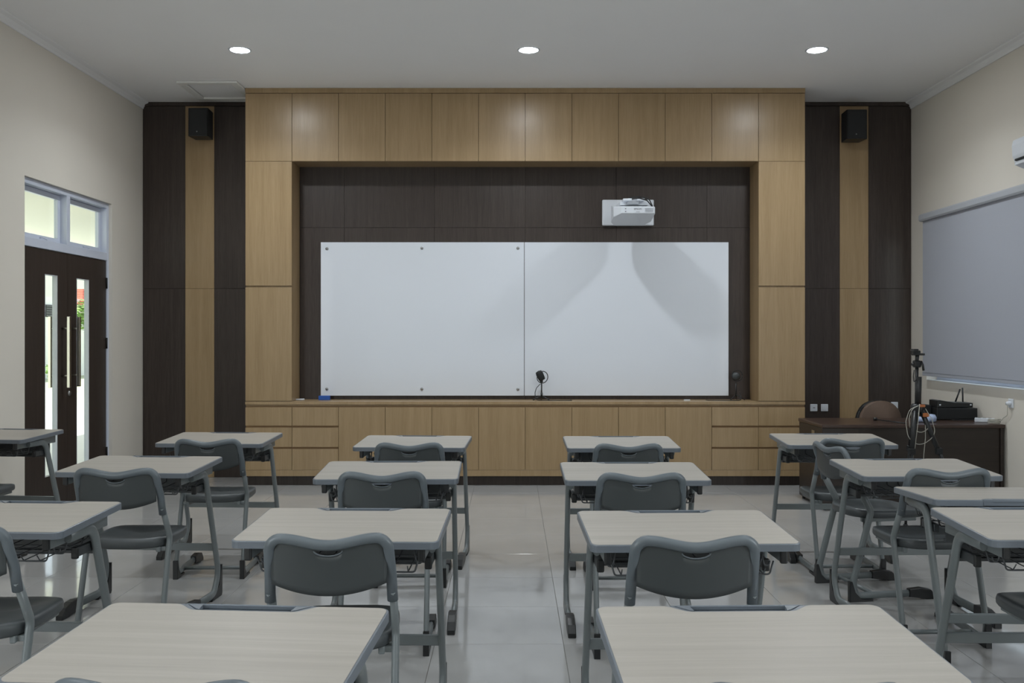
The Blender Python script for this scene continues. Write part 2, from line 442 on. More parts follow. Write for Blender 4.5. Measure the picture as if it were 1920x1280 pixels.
# ------------------------------------------------------------------ whiteboards
SW = 189.2; YW = F/SW
def board(px0, px1, studs, label):
    a, b_ = PX(px0, 454, SW), PX(px1, 741.5, SW)
    org = ((a.x+b_.x)/2, YW, b_.z)
    r = empty('whiteboard', org)
    tag(r, label, 'whiteboard', 'glass whiteboards in the recess')
    bm = bmesh.new(); box(bm, a.x, b_.x, YW, YW+.008, b_.z, a.z, .001)
    obj('panel', bm, M['board'], parent=r, org=org)
    if not studs:
        bm = bmesh.new(); box(bm, a.x+.05, b_.x-.05, YW+.0085, YR-.0122, b_.z+.05, a.z-.05)
        obj('mounting_rail', bm, M['blackmatte'], parent=r, org=org)
    for px, py in studs:
        p = PX(px, py, SW); bm = bmesh.new()
        lathe(bm, [(0, -.007), (.012, -.007), (.0145, -.004), (.0145, 0), (.008, .001), (.008, .018), (0, .018)], (p.x, YW, p.z), 16, Matrix.Rotation(-PI/2, 4, 'X'))
        obj('stud', bm, M['chrome'], parent=r, org=org)
board(601.5, 982.6, [(613, 466), (791, 465), (971, 465), (613, 729), (791, 729), (971, 729.5)], 'white glass writing board held by six metal studs, left half')
board(983.6, 1366, [], 'plain white board without studs beneath the projector, right half')

# ------------------------------------------------------------------ projector on its wall plate
org = tuple(PX(1178, 424, SB)+Vector((0, -.05, 0)))
r = empty('projector', org); tag(r, 'white short-throw projector on a white wall plate above the right board', 'projector')
SQ = 189.3
p0, p1 = PX(1129, 374.5, SQ), PX(1226, 423, SQ)
bm = bmesh.new(); box(bm, p0.x, p1.x, YR-.055, YR-.0125, p1.z, p0.z, .012, 3)
obj('wall_plate', bm, M['white'], parent=r, org=org)
# body: sticks out into the room; outline in plan has cut corners
SJ = 205.0; yj = F/SJ
xa, xb = PX(1153, 0, SJ).x, PX(1229, 0, SJ).x
ztop, zlow = PX(0, 387.5, SJ).z, PX(0, 400, SJ).z
yb = yj+.42
zbt, zbl = PX(0, 385, F/yb).z, PX(0, 423, F/yb).z
bm = bmesh.new()
plan = [(xa+.06, yj), (xb-.015, yj), (xb, yj+.02), (xb, yb-.14), (xb-.05, yb), (xa+.04, yb), (xa, yb-.10), (xa, yj+.13)]
lo_ = [bm.verts.new((x, y, zlow+(zbl-zlow)*(y-yj)/.42)) for x, y in plan]
hi_ = [bm.verts.new((x, y, ztop+(zbt-ztop)*(y-yj)/.42)) for x, y in plan]
bm.faces.new(lo_); bm.faces.new(hi_)
for i in range(8): bm.faces.new((lo_[i], hi_[i], hi_[(i+1) % 8], lo_[(i+1) % 8]))
bmesh.ops.bevel(bm, geom=list(bm.edges), offset=.006, segments=2, affect='EDGES', profile=.5)
obj('body', bm, M['white'], parent=r, org=org)
bm = bmesh.new()
plan2 = [(xa+.07, yj+.20), (xb-.04, yj+.20), (xb-.04, yb-.02), (xa+.06, yb-.02)]
prism(bm, plan2, zbt-.03, zbt+.006, 'z', .004)
obj('top_cover', bm, M['white'], parent=r, org=org)
bm = bmesh.new()
zz = zbt+.005
box(bm, xa+.14, xa+.24, yj+.16, YR-.054, zz-.03, zz+.025, .004)
box(bm, xa+.09, xa+.17, yj+.12, yj+.22, zz-.002, zz+.018, .003)
box(bm, xa+.22, xa+.29, yj+.12, yj+.26, zz-.002, zz+.022, .003)
obj('mount_arm', bm, M['white'], parent=r, org=org)
for k, (dx, dz) in enumerate(((0, 0), (.02, .015))):
    bm = bmesh.new()
    tube(bm, fillet([(xa+.15, yj+.14, zz+.012+dz), (xa+.24, yj+.12, zz+.02+dz), (xa+.31+dx, yj+.12, zz+.0+dz), (xb-.01, yj+.10, ztop+.01)], .04), .006, 8)
    obj('cable', bm, M['black'], parent=r, org=org)
bm = bmesh.new()
for i in range(9):
    for j in range(6):
        cx_, cz_ = xb-.095+i*.0085, zlow+.012+j*.0065
        box(bm, cx_, cx_+.005, yj-.0008, yj+.001, cz_, cz_+.0035)
o = obj('vent_grille', bm, M['greyprint'], parent=r, org=org); o['kind'] = 'stuff'
def text_obj(s, size, loc, mt, parent, org, rot=(PI/2, 0, 0)):
    cu = bpy.data.curves.new('lettering', 'FONT'); cu.body = s; cu.size = size; cu.align_x = 'CENTER'; cu.align_y = 'CENTER'; cu.extrude = .0004
    t = bpy.data.objects.new('lettering', cu); col.objects.link(t)
    bpy.context.view_layer.update()
    me = bpy.data.meshes.new_from_object(t)
    bpy.data.objects.remove(t)
    me.materials.clear(); me.materials.append(mt)
    o = bpy.data.objects.new('lettering', me); col.objects.link(o)
    o.parent = parent; o.location = Vector(loc)-Vector(org); o.rotation_euler = rot
    return o
zmid = (ztop+zlow)/2
text_obj('EPSON', .024, (PX(1196, 0, SJ).x, yj-.001, zmid+.010), M['greyprint'], r, org)
bm = bmesh.new(); box(bm, PX(1196, 0, SJ).x-.016, PX(1196, 0, SJ).x+.016, yj-.0008, yj+.001, zmid-.019, zmid-.012)
obj('model_mark', bm, M['blindbar'], parent=r, org=org)
for px, dz in ((1173, .012), (1173, -.012)):
    bm = bmesh.new(); box(bm, PX(px, 0, SJ).x-.006, PX(px, 0, SJ).x+.006, yj-.001, yj+.001, zmid+dz-.004, zmid+dz+.004)
    obj('indicator', bm, M['greyprint'], parent=r, org=org)

# ------------------------------------------------------------------ loudspeakers
def speaker(px0, px1, py0, py1, label):
    s = 189.0; a, b_ = PX(px0, py0, s), PX(px1, py1, s)
    org = ((a.x+b_.x)/2, YF, b_.z)
    r = empty('loudspeaker', org); tag(r, label, 'speaker', 'black loudspeakers high on the side panels')
    bm = bmesh.new()
    w = a.x, b_.x; m_ = (a.x+b_.x)/2
    plan = [(w[0]+.008, a.y), (w[1]-.008, a.y), (w[1], a.y+.01), (w[1]-.012, YF-.06), (w[0]+.012, YF-.06), (w[0], a.y+.01)]
    prism(bm, plan, b_.z, a.z, 'z', .004); obj('cabinet_body', bm, M['black'], parent=r, org=org)
    bm = bmesh.new(); box(bm, w[0]+.01, w[1]-.01, a.y-.004, a.y-.0003, b_.z+.012, a.z-.012, .003, 2)
    obj('grille', bm, M['blackmatte'], parent=r, org=org)
    bm = bmesh.new(); cyl(bm, (m_-.01, a.y-.0065, b_.z+.045), (m_-.01, a.y-.0042, b_.z+.045), .006)
    obj('badge', bm, M['chrome'], parent=r, org=org)
    bm = bmesh.new(); box(bm, m_-.04, m_+.04, YF-.06, YF-.0145, (a.z+b_.z)/2-.06, (a.z+b_.z)/2+.06, .003)
    obj('bracket', bm, M['black'], parent=r, org=org)
speaker(352.5, 390, 202, 255, 'small black loudspeaker high up on the left oak stripe')
speaker(1588, 1626.5, 205, 260, 'small black loudspeaker high up on the right oak stripe')

# ------------------------------------------------------------------ downlights
def downlight(x, y, label=None, power=LAMP_W_REAR):
    org = (x, y, ZC)
    r = empty('downlight', org)
    tag(r, label or 'round recessed ceiling downlight behind the viewpoint', 'ceiling light', 'round recessed downlights')
    bm = bmesh.new()
    lathe(bm, [(.078, -.0005), (.094, -.0005), (.094, -.004), (.088, -.007), (.078, -.006), (.076, -.002)], org, 32)
    obj('trim_ring', bm, M['white'], parent=r, org=org)
    bm = bmesh.new(); lathe(bm, [(0, -.004), (.05, -.004), (.0755, -.002), (.0755, -.0008), (0, -.0008)], org, 32)
    obj('diffuser', bm, M['lampglow' if power > 10 else 'lampglow_dim'], parent=r, org=org)
    ld = bpy.data.lights.new('downlight_lamp', 'AREA'); ld.shape = 'DISK'; ld.size = .15; ld.energy = power
    ld.color = LAMP_COL; ld.spread = LAMP_SPREAD
    lo = bpy.data.objects.new('downlight_lamp', ld); col.objects.link(lo); lo.parent = r; lo.location = (0, 0, -.012)
sl = 538/ (ZC-CZ)
dy = F/225.6
LX = [-2.262, .139, 2.535]
for x, w in zip(LX, ('left', 'middle', 'right')):
    downlight(x, dy, 'glowing round downlight in the ceiling, the '+w+' one in the row before the board', LAMP_W)
for k, rw in ((1, 'first'), (2, 'second'), (3, 'third')):
    for x, w in zip(LX, ('left', 'middle', 'right')):
        downlight(x, dy-2.6*k, 'unseen ceiling downlight above the desks, '+w+' one, '+rw+' row behind the visible row')

# ceiling access hatch
org = (-2.83, F/194, ZC)
r = empty('ceiling_hatch', org); tag(r, 'square white ceiling access hatch above the left loudspeaker', 'hatch')
hx0, hx1, hy0, hy1 = -3.13, -2.562, F/201.3, F/187.2
bm = bmesh.new(); w = .07
for a in ((hx0, hx1, hy0, hy0+w), (hx0, hx1, hy1-w, hy1), (hx0, hx0+w, hy0+w, hy1-w), (hx1-w, hx1, hy0+w, hy1-w)):
    box(bm, a[0], a[1], a[2], a[3], ZC-.022, ZC-.0005, .006, 2)
obj('frame', bm, M['sillwhite'], parent=r, org=org)
bm = bmesh.new(); box(bm, hx0+w+.004, hx1-w-.004, hy0+w+.004, hy1-w-.004, ZC-.006, ZC-.0005)
obj('hatch_panel', bm, M['cornice'], parent=r, org=org)
bm = bmesh.new()
for a in ((hx0+w, hx1-w, hy0+w, hy0+w+.004), (hx0+w, hx1-w, hy1-w-.004, hy1-w), (hx0+w, hx0+w+.004, hy0+w, hy1-w)):
    box(bm, a[0], a[1], a[2], a[3], ZC-.004, ZC-.0008)
obj('gap', bm, M['seam'], parent=r, org=org)

# ------------------------------------------------------------------ double door and transom window on the left
XD = XL-.04                      # inner face of the leaves
ym = F/219.5
dz1 = 2.138
org = (XD-.02, ym, 0)
door = empty('door_1', org); tag(door, kind='structure')
def bar(bm, xa_, xb_, ya, yb_, za, zb): box(bm, xa_, xb_, ya, yb_, za, zb, .002)
bm = bmesh.new()
bar(bm, XD-.05, XD+.012, DY1-.035, DY1-.001, 0, DZ-.001); bar(bm, XD-.05, XD+.012, DY0+.001, DY0+.035, 0, DZ-.001)
obj('frame', bm, M['frame'], parent=door, org=org)
for y0, y1, g0, g1, pull, lab in ((DY0+.036, ym-.002, 7.59, 7.80, 7.88, None), (ym+.002, DY1-.036, F/214.9, F/208.8, 8.06, None)):
    bm = bmesh.new(); ga, gb = .285, 1.94
    x0, x1 = XD-.04, XD
    for q in ((y0, g0, .006, dz1), (g1, y1, .006, dz1), (g0, g1, .006, ga), (g0, g1, gb, dz1)):
        box(bm, x0, x1, q[0], q[1], q[2], q[3])
    leaf = obj('door_leaf', bm, M['darkdoor'], parent=door, org=org)
    bm = bmesh.new(); box(bm, XD-.024, XD-.018, g0, g1, ga, gb); obj('glass_pane', bm, M['glass'], parent=leaf, org=org)
    bm = bmesh.new(); box(bm, XD-.04, XD+.002, g1-.006, g1-.0002, ga, gb); box(bm, XD-.04, XD+.002, g0+.0002, g0+.006, ga, gb)
    box(bm, XD-.04, XD+.002, g0+.006, g1-.006, gb-.006, gb-.0002)
    obj('glazing_bead', bm, M['blindbar'], parent=leaf, org=org)
    for sx in (.06, -.10):
        bm = bmesh.new()
        X = XD+sx
        box(bm, X-.012, X+.012, pull-.014, pull+.014, 1.0, 1.6, .002)
        for z in (1.1, 1.5): cyl(bm, (XD if sx > 0 else XD-.04, pull, z), (X, pull, z), .008, 10)
        obj('pull_handle', bm, M['steel'], parent=leaf, org=org)
cyl_y = 7.915
bm = bmesh.new(); lathe(bm, [(0, .012), (.016, .012), (.024, .004), (.024, 0)], (XD, 8.01, .945), 16, Matrix.Rotation(PI/2, 4, 'Y'))
obj('lock', bm, M['chrome'], parent=door, org=org)
for z in (.35, 1.37, 1.93):
    bm = bmesh.new(); cyl(bm, (XD+.008, DY1-.037, z-.05), (XD+.008, DY1-.037, z+.05), .007, 10); obj('hinge', bm, M['blackmatte'], parent=door, org=org)
# transom
org = (XD-.02, ym, dz1)
win = empty('window_1', org); tag(win, kind='structure')
bm = bmesh.new()
XA, XB = XD-.08, XD+.012
bar(bm, XA, XB, DY0+.036, DY1-.036, dz1+.004, dz1+.075); bar(bm, XA, XB, DY0+.036, DY1-.036, DZ-.045, DZ-.001)
bar(bm, XA, XB, ym-.03, ym+.03, dz1+.075, DZ-.045)
bar(bm, XA, XB, DY0+.036, DY0+.05, dz1+.075, DZ-.045); bar(bm, XA, XB, DY1-.05, DY1-.036, dz1+.075, DZ-.045)
obj('frame', bm, M['frame'], parent=win, org=org)
for y0, y1 in ((DY0+.051, ym-.031), (ym+.031, DY1-.051)):
    z0, z1 = dz1+.077, DZ-.047
    bm = bmesh.new(); w = .042; xa_, xb_ = XD-.078, XD-.045
    for q in ((y0, y1, z0, z0+w), (y0, y1, z1-w, z1), (y0, y0+w, z0+w, z1-w), (y1-w, y1, z0+w, z1-w)):
        bar(bm, xa_, xb_, *q)
    sash = obj('sash', bm, M['frame'], parent=win, org=org)
    bm = bmesh.new(); box(bm, xa_+.012, xa_+.018, y0+w, y1-w, z0+w, z1-w); obj('glass_pane', bm, M['glass'], parent=sash, org=org)
    bm = bmesh.new(); yc = (y0+y1)/2
    tube(bm, [(xb_, yc, z0+.02), (xb_+.02, yc+.01, z0+.025), (xb_+.025, yc+.07, z0+.01)], .005, 6, up=(0, 0, 1)); obj('latch', bm, M['frame'], parent=sash, org=org)

# ------------------------------------------------------------------ outside, beyond the door
bm = bmesh.new(); box(bm, -9.2, XL-.14, 0, 60, -.2, -.05)
tag(obj('ground_1', bm, M['paving'], org=(-6, 20, -.1)), kind='structure')
bm = bmesh.new(); box(bm, -60, -9.2, -10, 80, -.25, -.1)
tag(obj('ground_2', bm, M['lawn'], org=(-20, 20, -.1)), kind='structure')
bm = bmesh.new(); box(bm, XR+.16, 30, -10, 40, -.3, -.1)
tag(obj('ground_3', bm, M['paving'], org=(10, 10, -.1)), kind='structure')
bm = bmesh.new(); box(bm, -7.8, XL-.14, 2, 40, 2.72, 2.86)
tag(obj('corridor_ceiling', bm, M['ext_ceiling'], org=(-6, 20, 2.72)), kind='structure')
org = (-17, 34, 0)
r = empty('building', org); tag(r, 'white building with a red tiled roof seen through the door glass', 'building')
bm = bmesh.new(); box(bm, -17.5, -17, 26, 44, -.1, 2.9); obj('wall', bm, M['ext_wall'], parent=r, org=org)
bm = bmesh.new()
for k in range(9):
    box(bm, -17.0-.32*k, -16.55-.32*k, 36.0+.7*k, 46, 2.67+.10*k, 2.76+.10*k, .02)
obj('roof', bm, M['roof'], parent=r, org=org)
bm = bmesh.new()
for k in range(5): box(bm, -17.0, -16.9, 33.9, 34.75, 2.18+k*.085, 2.23+k*.085)
box(bm, -17.0, -16.97, 33.9, 34.75, 2.15, 2.6)
obj('louvre', bm, M['plate'], parent=r, org=org)
bm = bmesh.new(); box(bm, -24, -23, 30, 70, -.1, 7); obj('upper_storey', bm, M['ext_ceiling'], parent=r, org=org)
def leafy(name, cx_, cy_, cz_, rad, n, label, trunk=None):
    org = (cx_, cy_, -.1); r = empty(name, org); tag(r, label, 'plant')
    bm = bmesh.new(); rnd = random.Random(int(cx_*7+cy_*13))
    for i in range(n):
        v = Vector((rnd.gauss(0, 1), rnd.gauss(0, 1), rnd.gauss(0, 1))).normalized()*rad*rnd.uniform(.4, 1)
        c = Vector((cx_, cy_, cz_))+Vector((v.x, v.y, v.z*.8))
        R = Matrix.Rotation(rnd.uniform(0, 6), 3, 'Z') @ Matrix.Rotation(rnd.uniform(-1, 1), 3, 'X')
        pts = [c+R @ Vector(q) for q in ((-.1, 0, 0), (0, -.045, .01), (.12, 0, 0), (0, .045, .01))]
        bm.faces.new([bm.verts.new(p) for p in pts])
    f = obj('foliage', bm, M['leaf'], parent=r, org=org); f['kind'] = 'stuff'
    bm = bmesh.new()
    tube(bm, [(cx_, cy_, -.12), (cx_+.05, cy_, cz_*.5), (cx_, cy_+.05, cz_)], trunk or .05, 8); obj('trunk', bm, M['trunk'], parent=r, org=org)
leafy('tree', -14.0, 31.0, 2.15, .75, 700, 'leafy green tree outside, behind the right door glass', .13)
leafy('shrub', -14.6, 30.0, .35, .4, 300, 'low green shrub outside on the lawn, behind the left door glass')

# ------------------------------------------------------------------ roller blind on the right
XBL = 4.0
org = (XBL, 7.0, 1.05)
r = empty('roller_blind', org); tag(r, 'large blue grey roller blind pulled down over the right window', 'blind')
by1 = F/192.6; by0 = 4.0
bm = bmesh.new(); box(bm, XBL-.001, XBL+.001, by0, by1, 1.075, 2.56); obj('fabric', bm, M['blind'], parent=r, org=org)
bm = bmesh.new(); box(bm, XBL-.006, XBL+.006, by0, by1, 1.052, 1.078, .003, 2)
tube(bm, [(XBL-.008, by0, 1.084), (XBL-.008, by1, 1.084)], .002, 6, up=(0, 0, 1))
obj('bottom_bar', bm, M['blind'], parent=r, org=org)
bm = bmesh.new(); prism(bm, [(XR-.001, 2.62), (XBL-.02, 2.62), (XBL-.035, 2.605), (XBL-.035, 2.565), (XBL-.025, 2.55), (XR-.001, 2.55)], by0-.02, by1+.02, 'y', .002)
obj('headbox', bm, M['blindbar'], parent=r, org=org)
bm = bmesh.new(); box(bm, XR+.002, XR+.155, WY0+.002, WY1-.002, WZ0-.02, WZ0+.004, .001)
tag(obj('window_2', bm, M['sillwhite'], org=(XR+.08, 6.5, WZ0)), kind='structure')
w2 = bpy.data.objects['window_2']
bm = bmesh.new()
for q in ((WY0, WY1, WZ0+.005, WZ0+.05), (WY0, WY1, WZ1-.05, WZ1), (WY0, WY0+.05, WZ0+.05, WZ1-.05), (WY1-.05, WY1, WZ0+.05, WZ1-.05), (6.6, 6.66, WZ0+.05, WZ1-.05)):
    box(bm, XR+.10, XR+.14, *q, .002)
obj('frame', bm, M['frame'], parent=w2, org=(XR+.08, 6.5, WZ0))
bm = bmesh.new(); box(bm, XR+.118, XR+.122, WY0+.05, 6.6, WZ0+.05, WZ1-.05); box(bm, XR+.118, XR+.122, 6.66, WY1-.05, WZ0+.05, WZ1-.05)
obj('glass_pane', bm, M['glass'], parent=w2, org=(XR+.08, 6.5, WZ0))

# unseen plain windows, added to go with the fill lamps behind the viewpoint
for nm, X0, y0, y1 in (('added_window_3', XL-.12, -1.3, 1.3), ('added_window_4', XR+.08, -.1, 2.5)):
    org = (X0+.02, (y0+y1)/2, 1.0)
    wr = empty(nm, org); tag(wr, kind='structure')
    bm = bmesh.new()
    ymid = (y0+y1)/2
    for q in ((y0+.002, y1-.002, 1.002, 1.05), (y0+.002, y1-.002, 2.45, 2.498), (y0+.002, y0+.05, 1.05, 2.45), (y1-.05, y1-.002, 1.05, 2.45), (ymid-.03, ymid+.03, 1.05, 2.45)):
        box(bm, X0, X0+.04, *q, .002)
    obj('frame', bm, M['frame'], parent=wr, org=org)
    for q in ((y0+.05, ymid-.03), (ymid+.03, y1-.05)):
        bm = bmesh.new(); box(bm, X0+.018, X0+.022, q[0], q[1], 1.05, 2.45); obj('glass_pane', bm, M['glass'], parent=wr, org=org)

# air conditioner
ay1 = F/(940/3.88)
org = (XR, ay1-.4, 2.65)
r = empty('air_conditioner', org); tag(r, 'white wall air conditioner cut off by the right edge of the picture', 'air conditioner')
az0 = CZ+(631-323)/238; az1 = CZ+(631-266)/238
bm = bmesh.new()
prof = [(XR-.001, az1), (XR-.15, az1), (XR-.19, az1-.02), (XR-.20, az1-.06), (XR-.195, az0+.10), (XR-.17, az0+.03), (XR-.10, az0), (XR-.001, az0)]
prism(bm, prof, ay1-.85, ay1, 'y', .006); obj('body', bm, M['white'], parent=r, org=org)
bm = bmesh.new(); obox(bm, (XR-.19, ay1-.43, az0+.065), (.014, .78, .012), Matrix.Rotation(.5, 3, 'Y')); obj('louvre', bm, M['blackmatte'], parent=r, org=org)
bm = bmesh.new(); obox(bm, (XR-.185, ay1-.43, az0+.045), (.05, .78, .006), Matrix.Rotation(-1.0, 3, 'Y'), .002); obj('flap', bm, M['white'], parent=r, org=org)

# wall sockets
def socket(p, label, kind, facing='front'):
    """p centre on the wall face"""
    r = empty('wall_socket', tuple(p)); tag(r, label, 'socket', 'white wall sockets')
    T = Matrix() if facing == 'front' else Matrix.Rotation(-PI/2, 4, 'Z')
    def fin(bm, name, mt):
        bmesh.ops.transform(bm, matrix=T, verts=bm.verts); obj(name, bm, mt, parent=r)
    bm = bmesh.new(); box(bm, -.037, .037, -.012, 0, -.037, .037, .006, 2); fin(bm, 'plate', M['white'])
    if kind == 'round':
        bm = bmesh.new(); lathe(bm, [(.021, .013), (.021, .004), (0, .004)], (0, 0, 0), 20, Matrix.Rotation(PI/2, 4, 'X')); fin(bm, 'outlet_well', M['greyprint'])
        bm = bmesh.new(); lathe(bm, [(.021, .0125), (.025, .0145), (.025, .0119), (.021, .0119)], (0, 0, 0), 20, Matrix.Rotation(PI/2, 4, 'X')); fin(bm, 'outlet_ring', M['white'])
    else:
        for x in (-.006, .006):
            bm = bmesh.new(); box(bm, x-.004, x+.004, -.0135, -.0121, -.006, .006); fin(bm, 'port', M['greyprint'])
yws = YF-.0145
def on_wall(px, py): 
    s = F/yws; return PX(px, py, s)
socket(on_wall(1525.5, 764), 'square white network outlet left of the power socket, behind the teacher desk', 'port')
socket(on_wall(1545.5, 764), 'square white power socket with round well, right of the network outlet', 'round')
socket(on_wall(1676.5, 760), 'white socket half hidden by the brown chair back', 'round')
sp = Vector((XR-.0005, F/(937/XR), CZ-(756-631)/(937/XR)))
socket(sp, 'white socket on the right wall with a plug in it', 'round', 'side')

# ------------------------------------------------------------------ student desks
W_, D_ = .70, .48
KIDS = []
def rrect(w, y0, y1, r, n=5, notch=None):
    """rounded rectangle outline, counter-clockwise; notch = (half flat, half flare, depth, centre x) cut in the far side"""
    out = []
    for cx_, cy_, a0 in ((w-r, y0+r, -PI/2), (w-r, y1-r, 0)):
        for k in range(n+1):
            a = a0+k*(PI/2)/n; out.append((cx_+r*math.cos(a), cy_+r*math.sin(a)))
    if notch:
        hf, hw, dp, cx0 = notch
        for k in range(7):
            u = k/6; s = u*u*(3-2*u)
            out.append((cx0+hw-(hw-hf)*u, y1-dp*s))
        for k in range(7):
            u = 1-k/6; s = u*u*(3-2*u)
            out.append((cx0-hw+(hw-hf)*u, y1-dp*s))
    for cx_, cy_, a0 in ((-w+r, y1-r, PI/2), (-w+r, y0+r, PI)):
        for k in range(n+1):
            a = a0+k*(PI/2)/n; out.append((cx_+r*math.cos(a), cy_+r*math.sin(a)))
    return out
def cap_poly(bm, out, z0, z1, bev):
    t = bmesh.new()
    A = [t.verts.new((x, y, z1)) for x, y in out]; B = [t.verts.new((x, y, z0)) for x, y in out]; n = len(out)
    ea = [t.edges.new((A[i], A[(i+1)%n])) for i in range(n)]; eb = [t.edges.new((B[i], B[(i+1)%n])) for i in range(n)]
    bmesh.ops.triangle_fill(t, use_beauty=True, edges=ea); bmesh.ops.triangle_fill(t, use_beauty=True, edges=eb)
    for i in range(n):
        f = t.faces.new((A[i], B[i], B[(i+1)%n], A[(i+1)%n])); f.smooth = False
    recalc(t)
    if bev:
        es = [e for e in t.edges if len(e.link_faces) == 2 and abs(e.link_faces[0].normal.z-e.link_faces[1].normal.z) > .5 and e.verts[0].co.z > (z0+z1)/2]
        bmesh.ops.bevel(t, geom=es, offset=bev, segments=2, affect='EDGES', profile=.5)
    merge(bm, t)
def part(name, bm, mt, parent, **k):
    o = obj(name, bm, mt, parent=parent, **k); KIDS.append(o); return o

def make_desk():
    r = empty('school_desk', (0, 0, 0))
    T = Matrix.Translation((0, 0, .760)) @ Matrix.Rotation(math.atan(.024/D_), 4, 'X')
    hw, y0, y1 = W_/2, -D_/2, D_/2
    bm = bmesh.new()
    cap_poly(bm, rrect(hw, y0, y1, .028, notch=(.112, .165, .040, 0)), -.026, -.0012, .003)
    bmesh.ops.transform(bm, matrix=T, verts=bm.verts)
    top = part('edge_frame', bm, M['trim'], r)
    bm = bmesh.new()
    cap_poly(bm, rrect(hw-.0055, y0+.0055, y1-.0055, .024, notch=(.122, .182, .0405, 0)), -.004, .0, .0005)
    bmesh.ops.transform(bm, matrix=T, verts=bm.verts)
    part('desktop', bm, M['maple'], r)
    # pen tray in the far edge
    bm = bmesh.new()
    box(bm, -.158, .158, y1-.039, y1, -.024, -.012)
    box(bm, -.160, .160, y1-.006, y1, -.012, .0, .002)
    prism(bm, [(.113, y1-.0385), (.122, y1-.034), (.150, y1-.007), (.164, y1-.001), (.164, y1-.0005), (.118, y1-.0005)], -.012, -.0008, 'z')
    prism(bm, [(-.113, y1-.0385), (-.122, y1-.034), (-.150, y1-.007), (-.164, y1-.001), (-.164, y1-.0005), (-.118, y1-.0005)], -.012, -.0008, 'z')
    bmesh.ops.transform(bm, matrix=T, verts=bm.verts)
    part('pen_tray', bm, M['trim'], r)
    for s in (-1, 1):
        xr = s*(hw-.058)
        bm = bmesh.new(); box(bm, xr-.011, xr+.011, -.215, .20, .683, .7345, .002)
        rail = part('side_rail', bm, M['tube'], r)
        bm = bmesh.new(); box(bm, xr-.0125, xr+.0125, -.232, -.214, .679, .7355, .006, 3)
        part('end_cap', bm, M['black'], rail)
        xl = s*(hw-.034)
        path = fillet([(xl, -.12, .706), (xl, .06, .706), (xl, .250, .13), (xl, .18, .028), (xl, -.10, .036)], [0, .075, .15, .07, 0], 8)
        bm = bmesh.new(); tube(bm, path, .0135, 14, .0225)
        leg = part('leg', bm, M['tube'], r)
        bm = bmesh.new()
        prism(bm, [(.280, .012), (.280, .17), (.268, .17), (.236, .065), (.15, .014), (.13, 0), (.272, 0)], xl-.012, xl+.012, 'x', .002)
        part('corner_brace', bm, M['black'], leg)
        bm = bmesh.new()
        prism(bm, [(-.04, .062), (-.04, .016), (-.10, .010), (-.15, .010), (-.175, 0), (-.240, 0), (-.240, .022), (-.21, .054), (-.15, .070), (-.10, .070)], xl-.0195, xl+.0195, 'x', .004)
        part('foot_cap', bm, M['black'], leg)
        # coat hook
        xh = s*(hw-.095)
        bm = bmesh.new()
        tube(bm, fillet([(xh-s*.004, -.11, .722), (xh, -.11, .672), (xh+s*.006, -.11, .646), (xh+s*.022, -.11, .646), (xh+s*.026, -.11, .662)], .014, 5), .0032, 6, up=(0, 1, 0))
        part('hook', bm, M['wire'], r)
        bm = bmesh.new()
        box(bm, xr-.011, xr+.011, -.02, .11, .612, .645, .002)
        lr = part('basket_bracket', bm, M['plate'], r)
        bm = bmesh.new(); box(bm, xr-.013, xr+.013, -.036, -.018, .605, .650, .006, 3)
        part('end_cap', bm, M['black'], lr)
    bm = bmesh.new(); box(bm, -(hw-.04), hw-.04, .188, .208, .262, .300, .002)
    part('crossbar', bm, M['tube'], r)
    bm = bmesh.new(); box(bm, -(hw-.07), hw-.07, .165, .171, .585, .745, .001); box(bm, -(hw-.07), hw-.07, .145, .165, .585, .597, .001)
    part('back_plate', bm, M['plate'], r)
    bm = bmesh.new()
    for k in range(9):
        x = -.24+k*.06
        tube(bm, fillet([(x, .165, .70), (x, .160, .640), (x, -.17, .632), (x, -.19, .655)], .012, 3), .0022, 5)
    for y in (-.168, -.05, .07):
        tube(bm, fillet([(-.275, y, .675), (-.262, y, .630), (.262, y, .630), (.275, y, .675)], .012, 3), .0032, 6)
    part('wire_basket', bm, M['wire'], r)
    return r

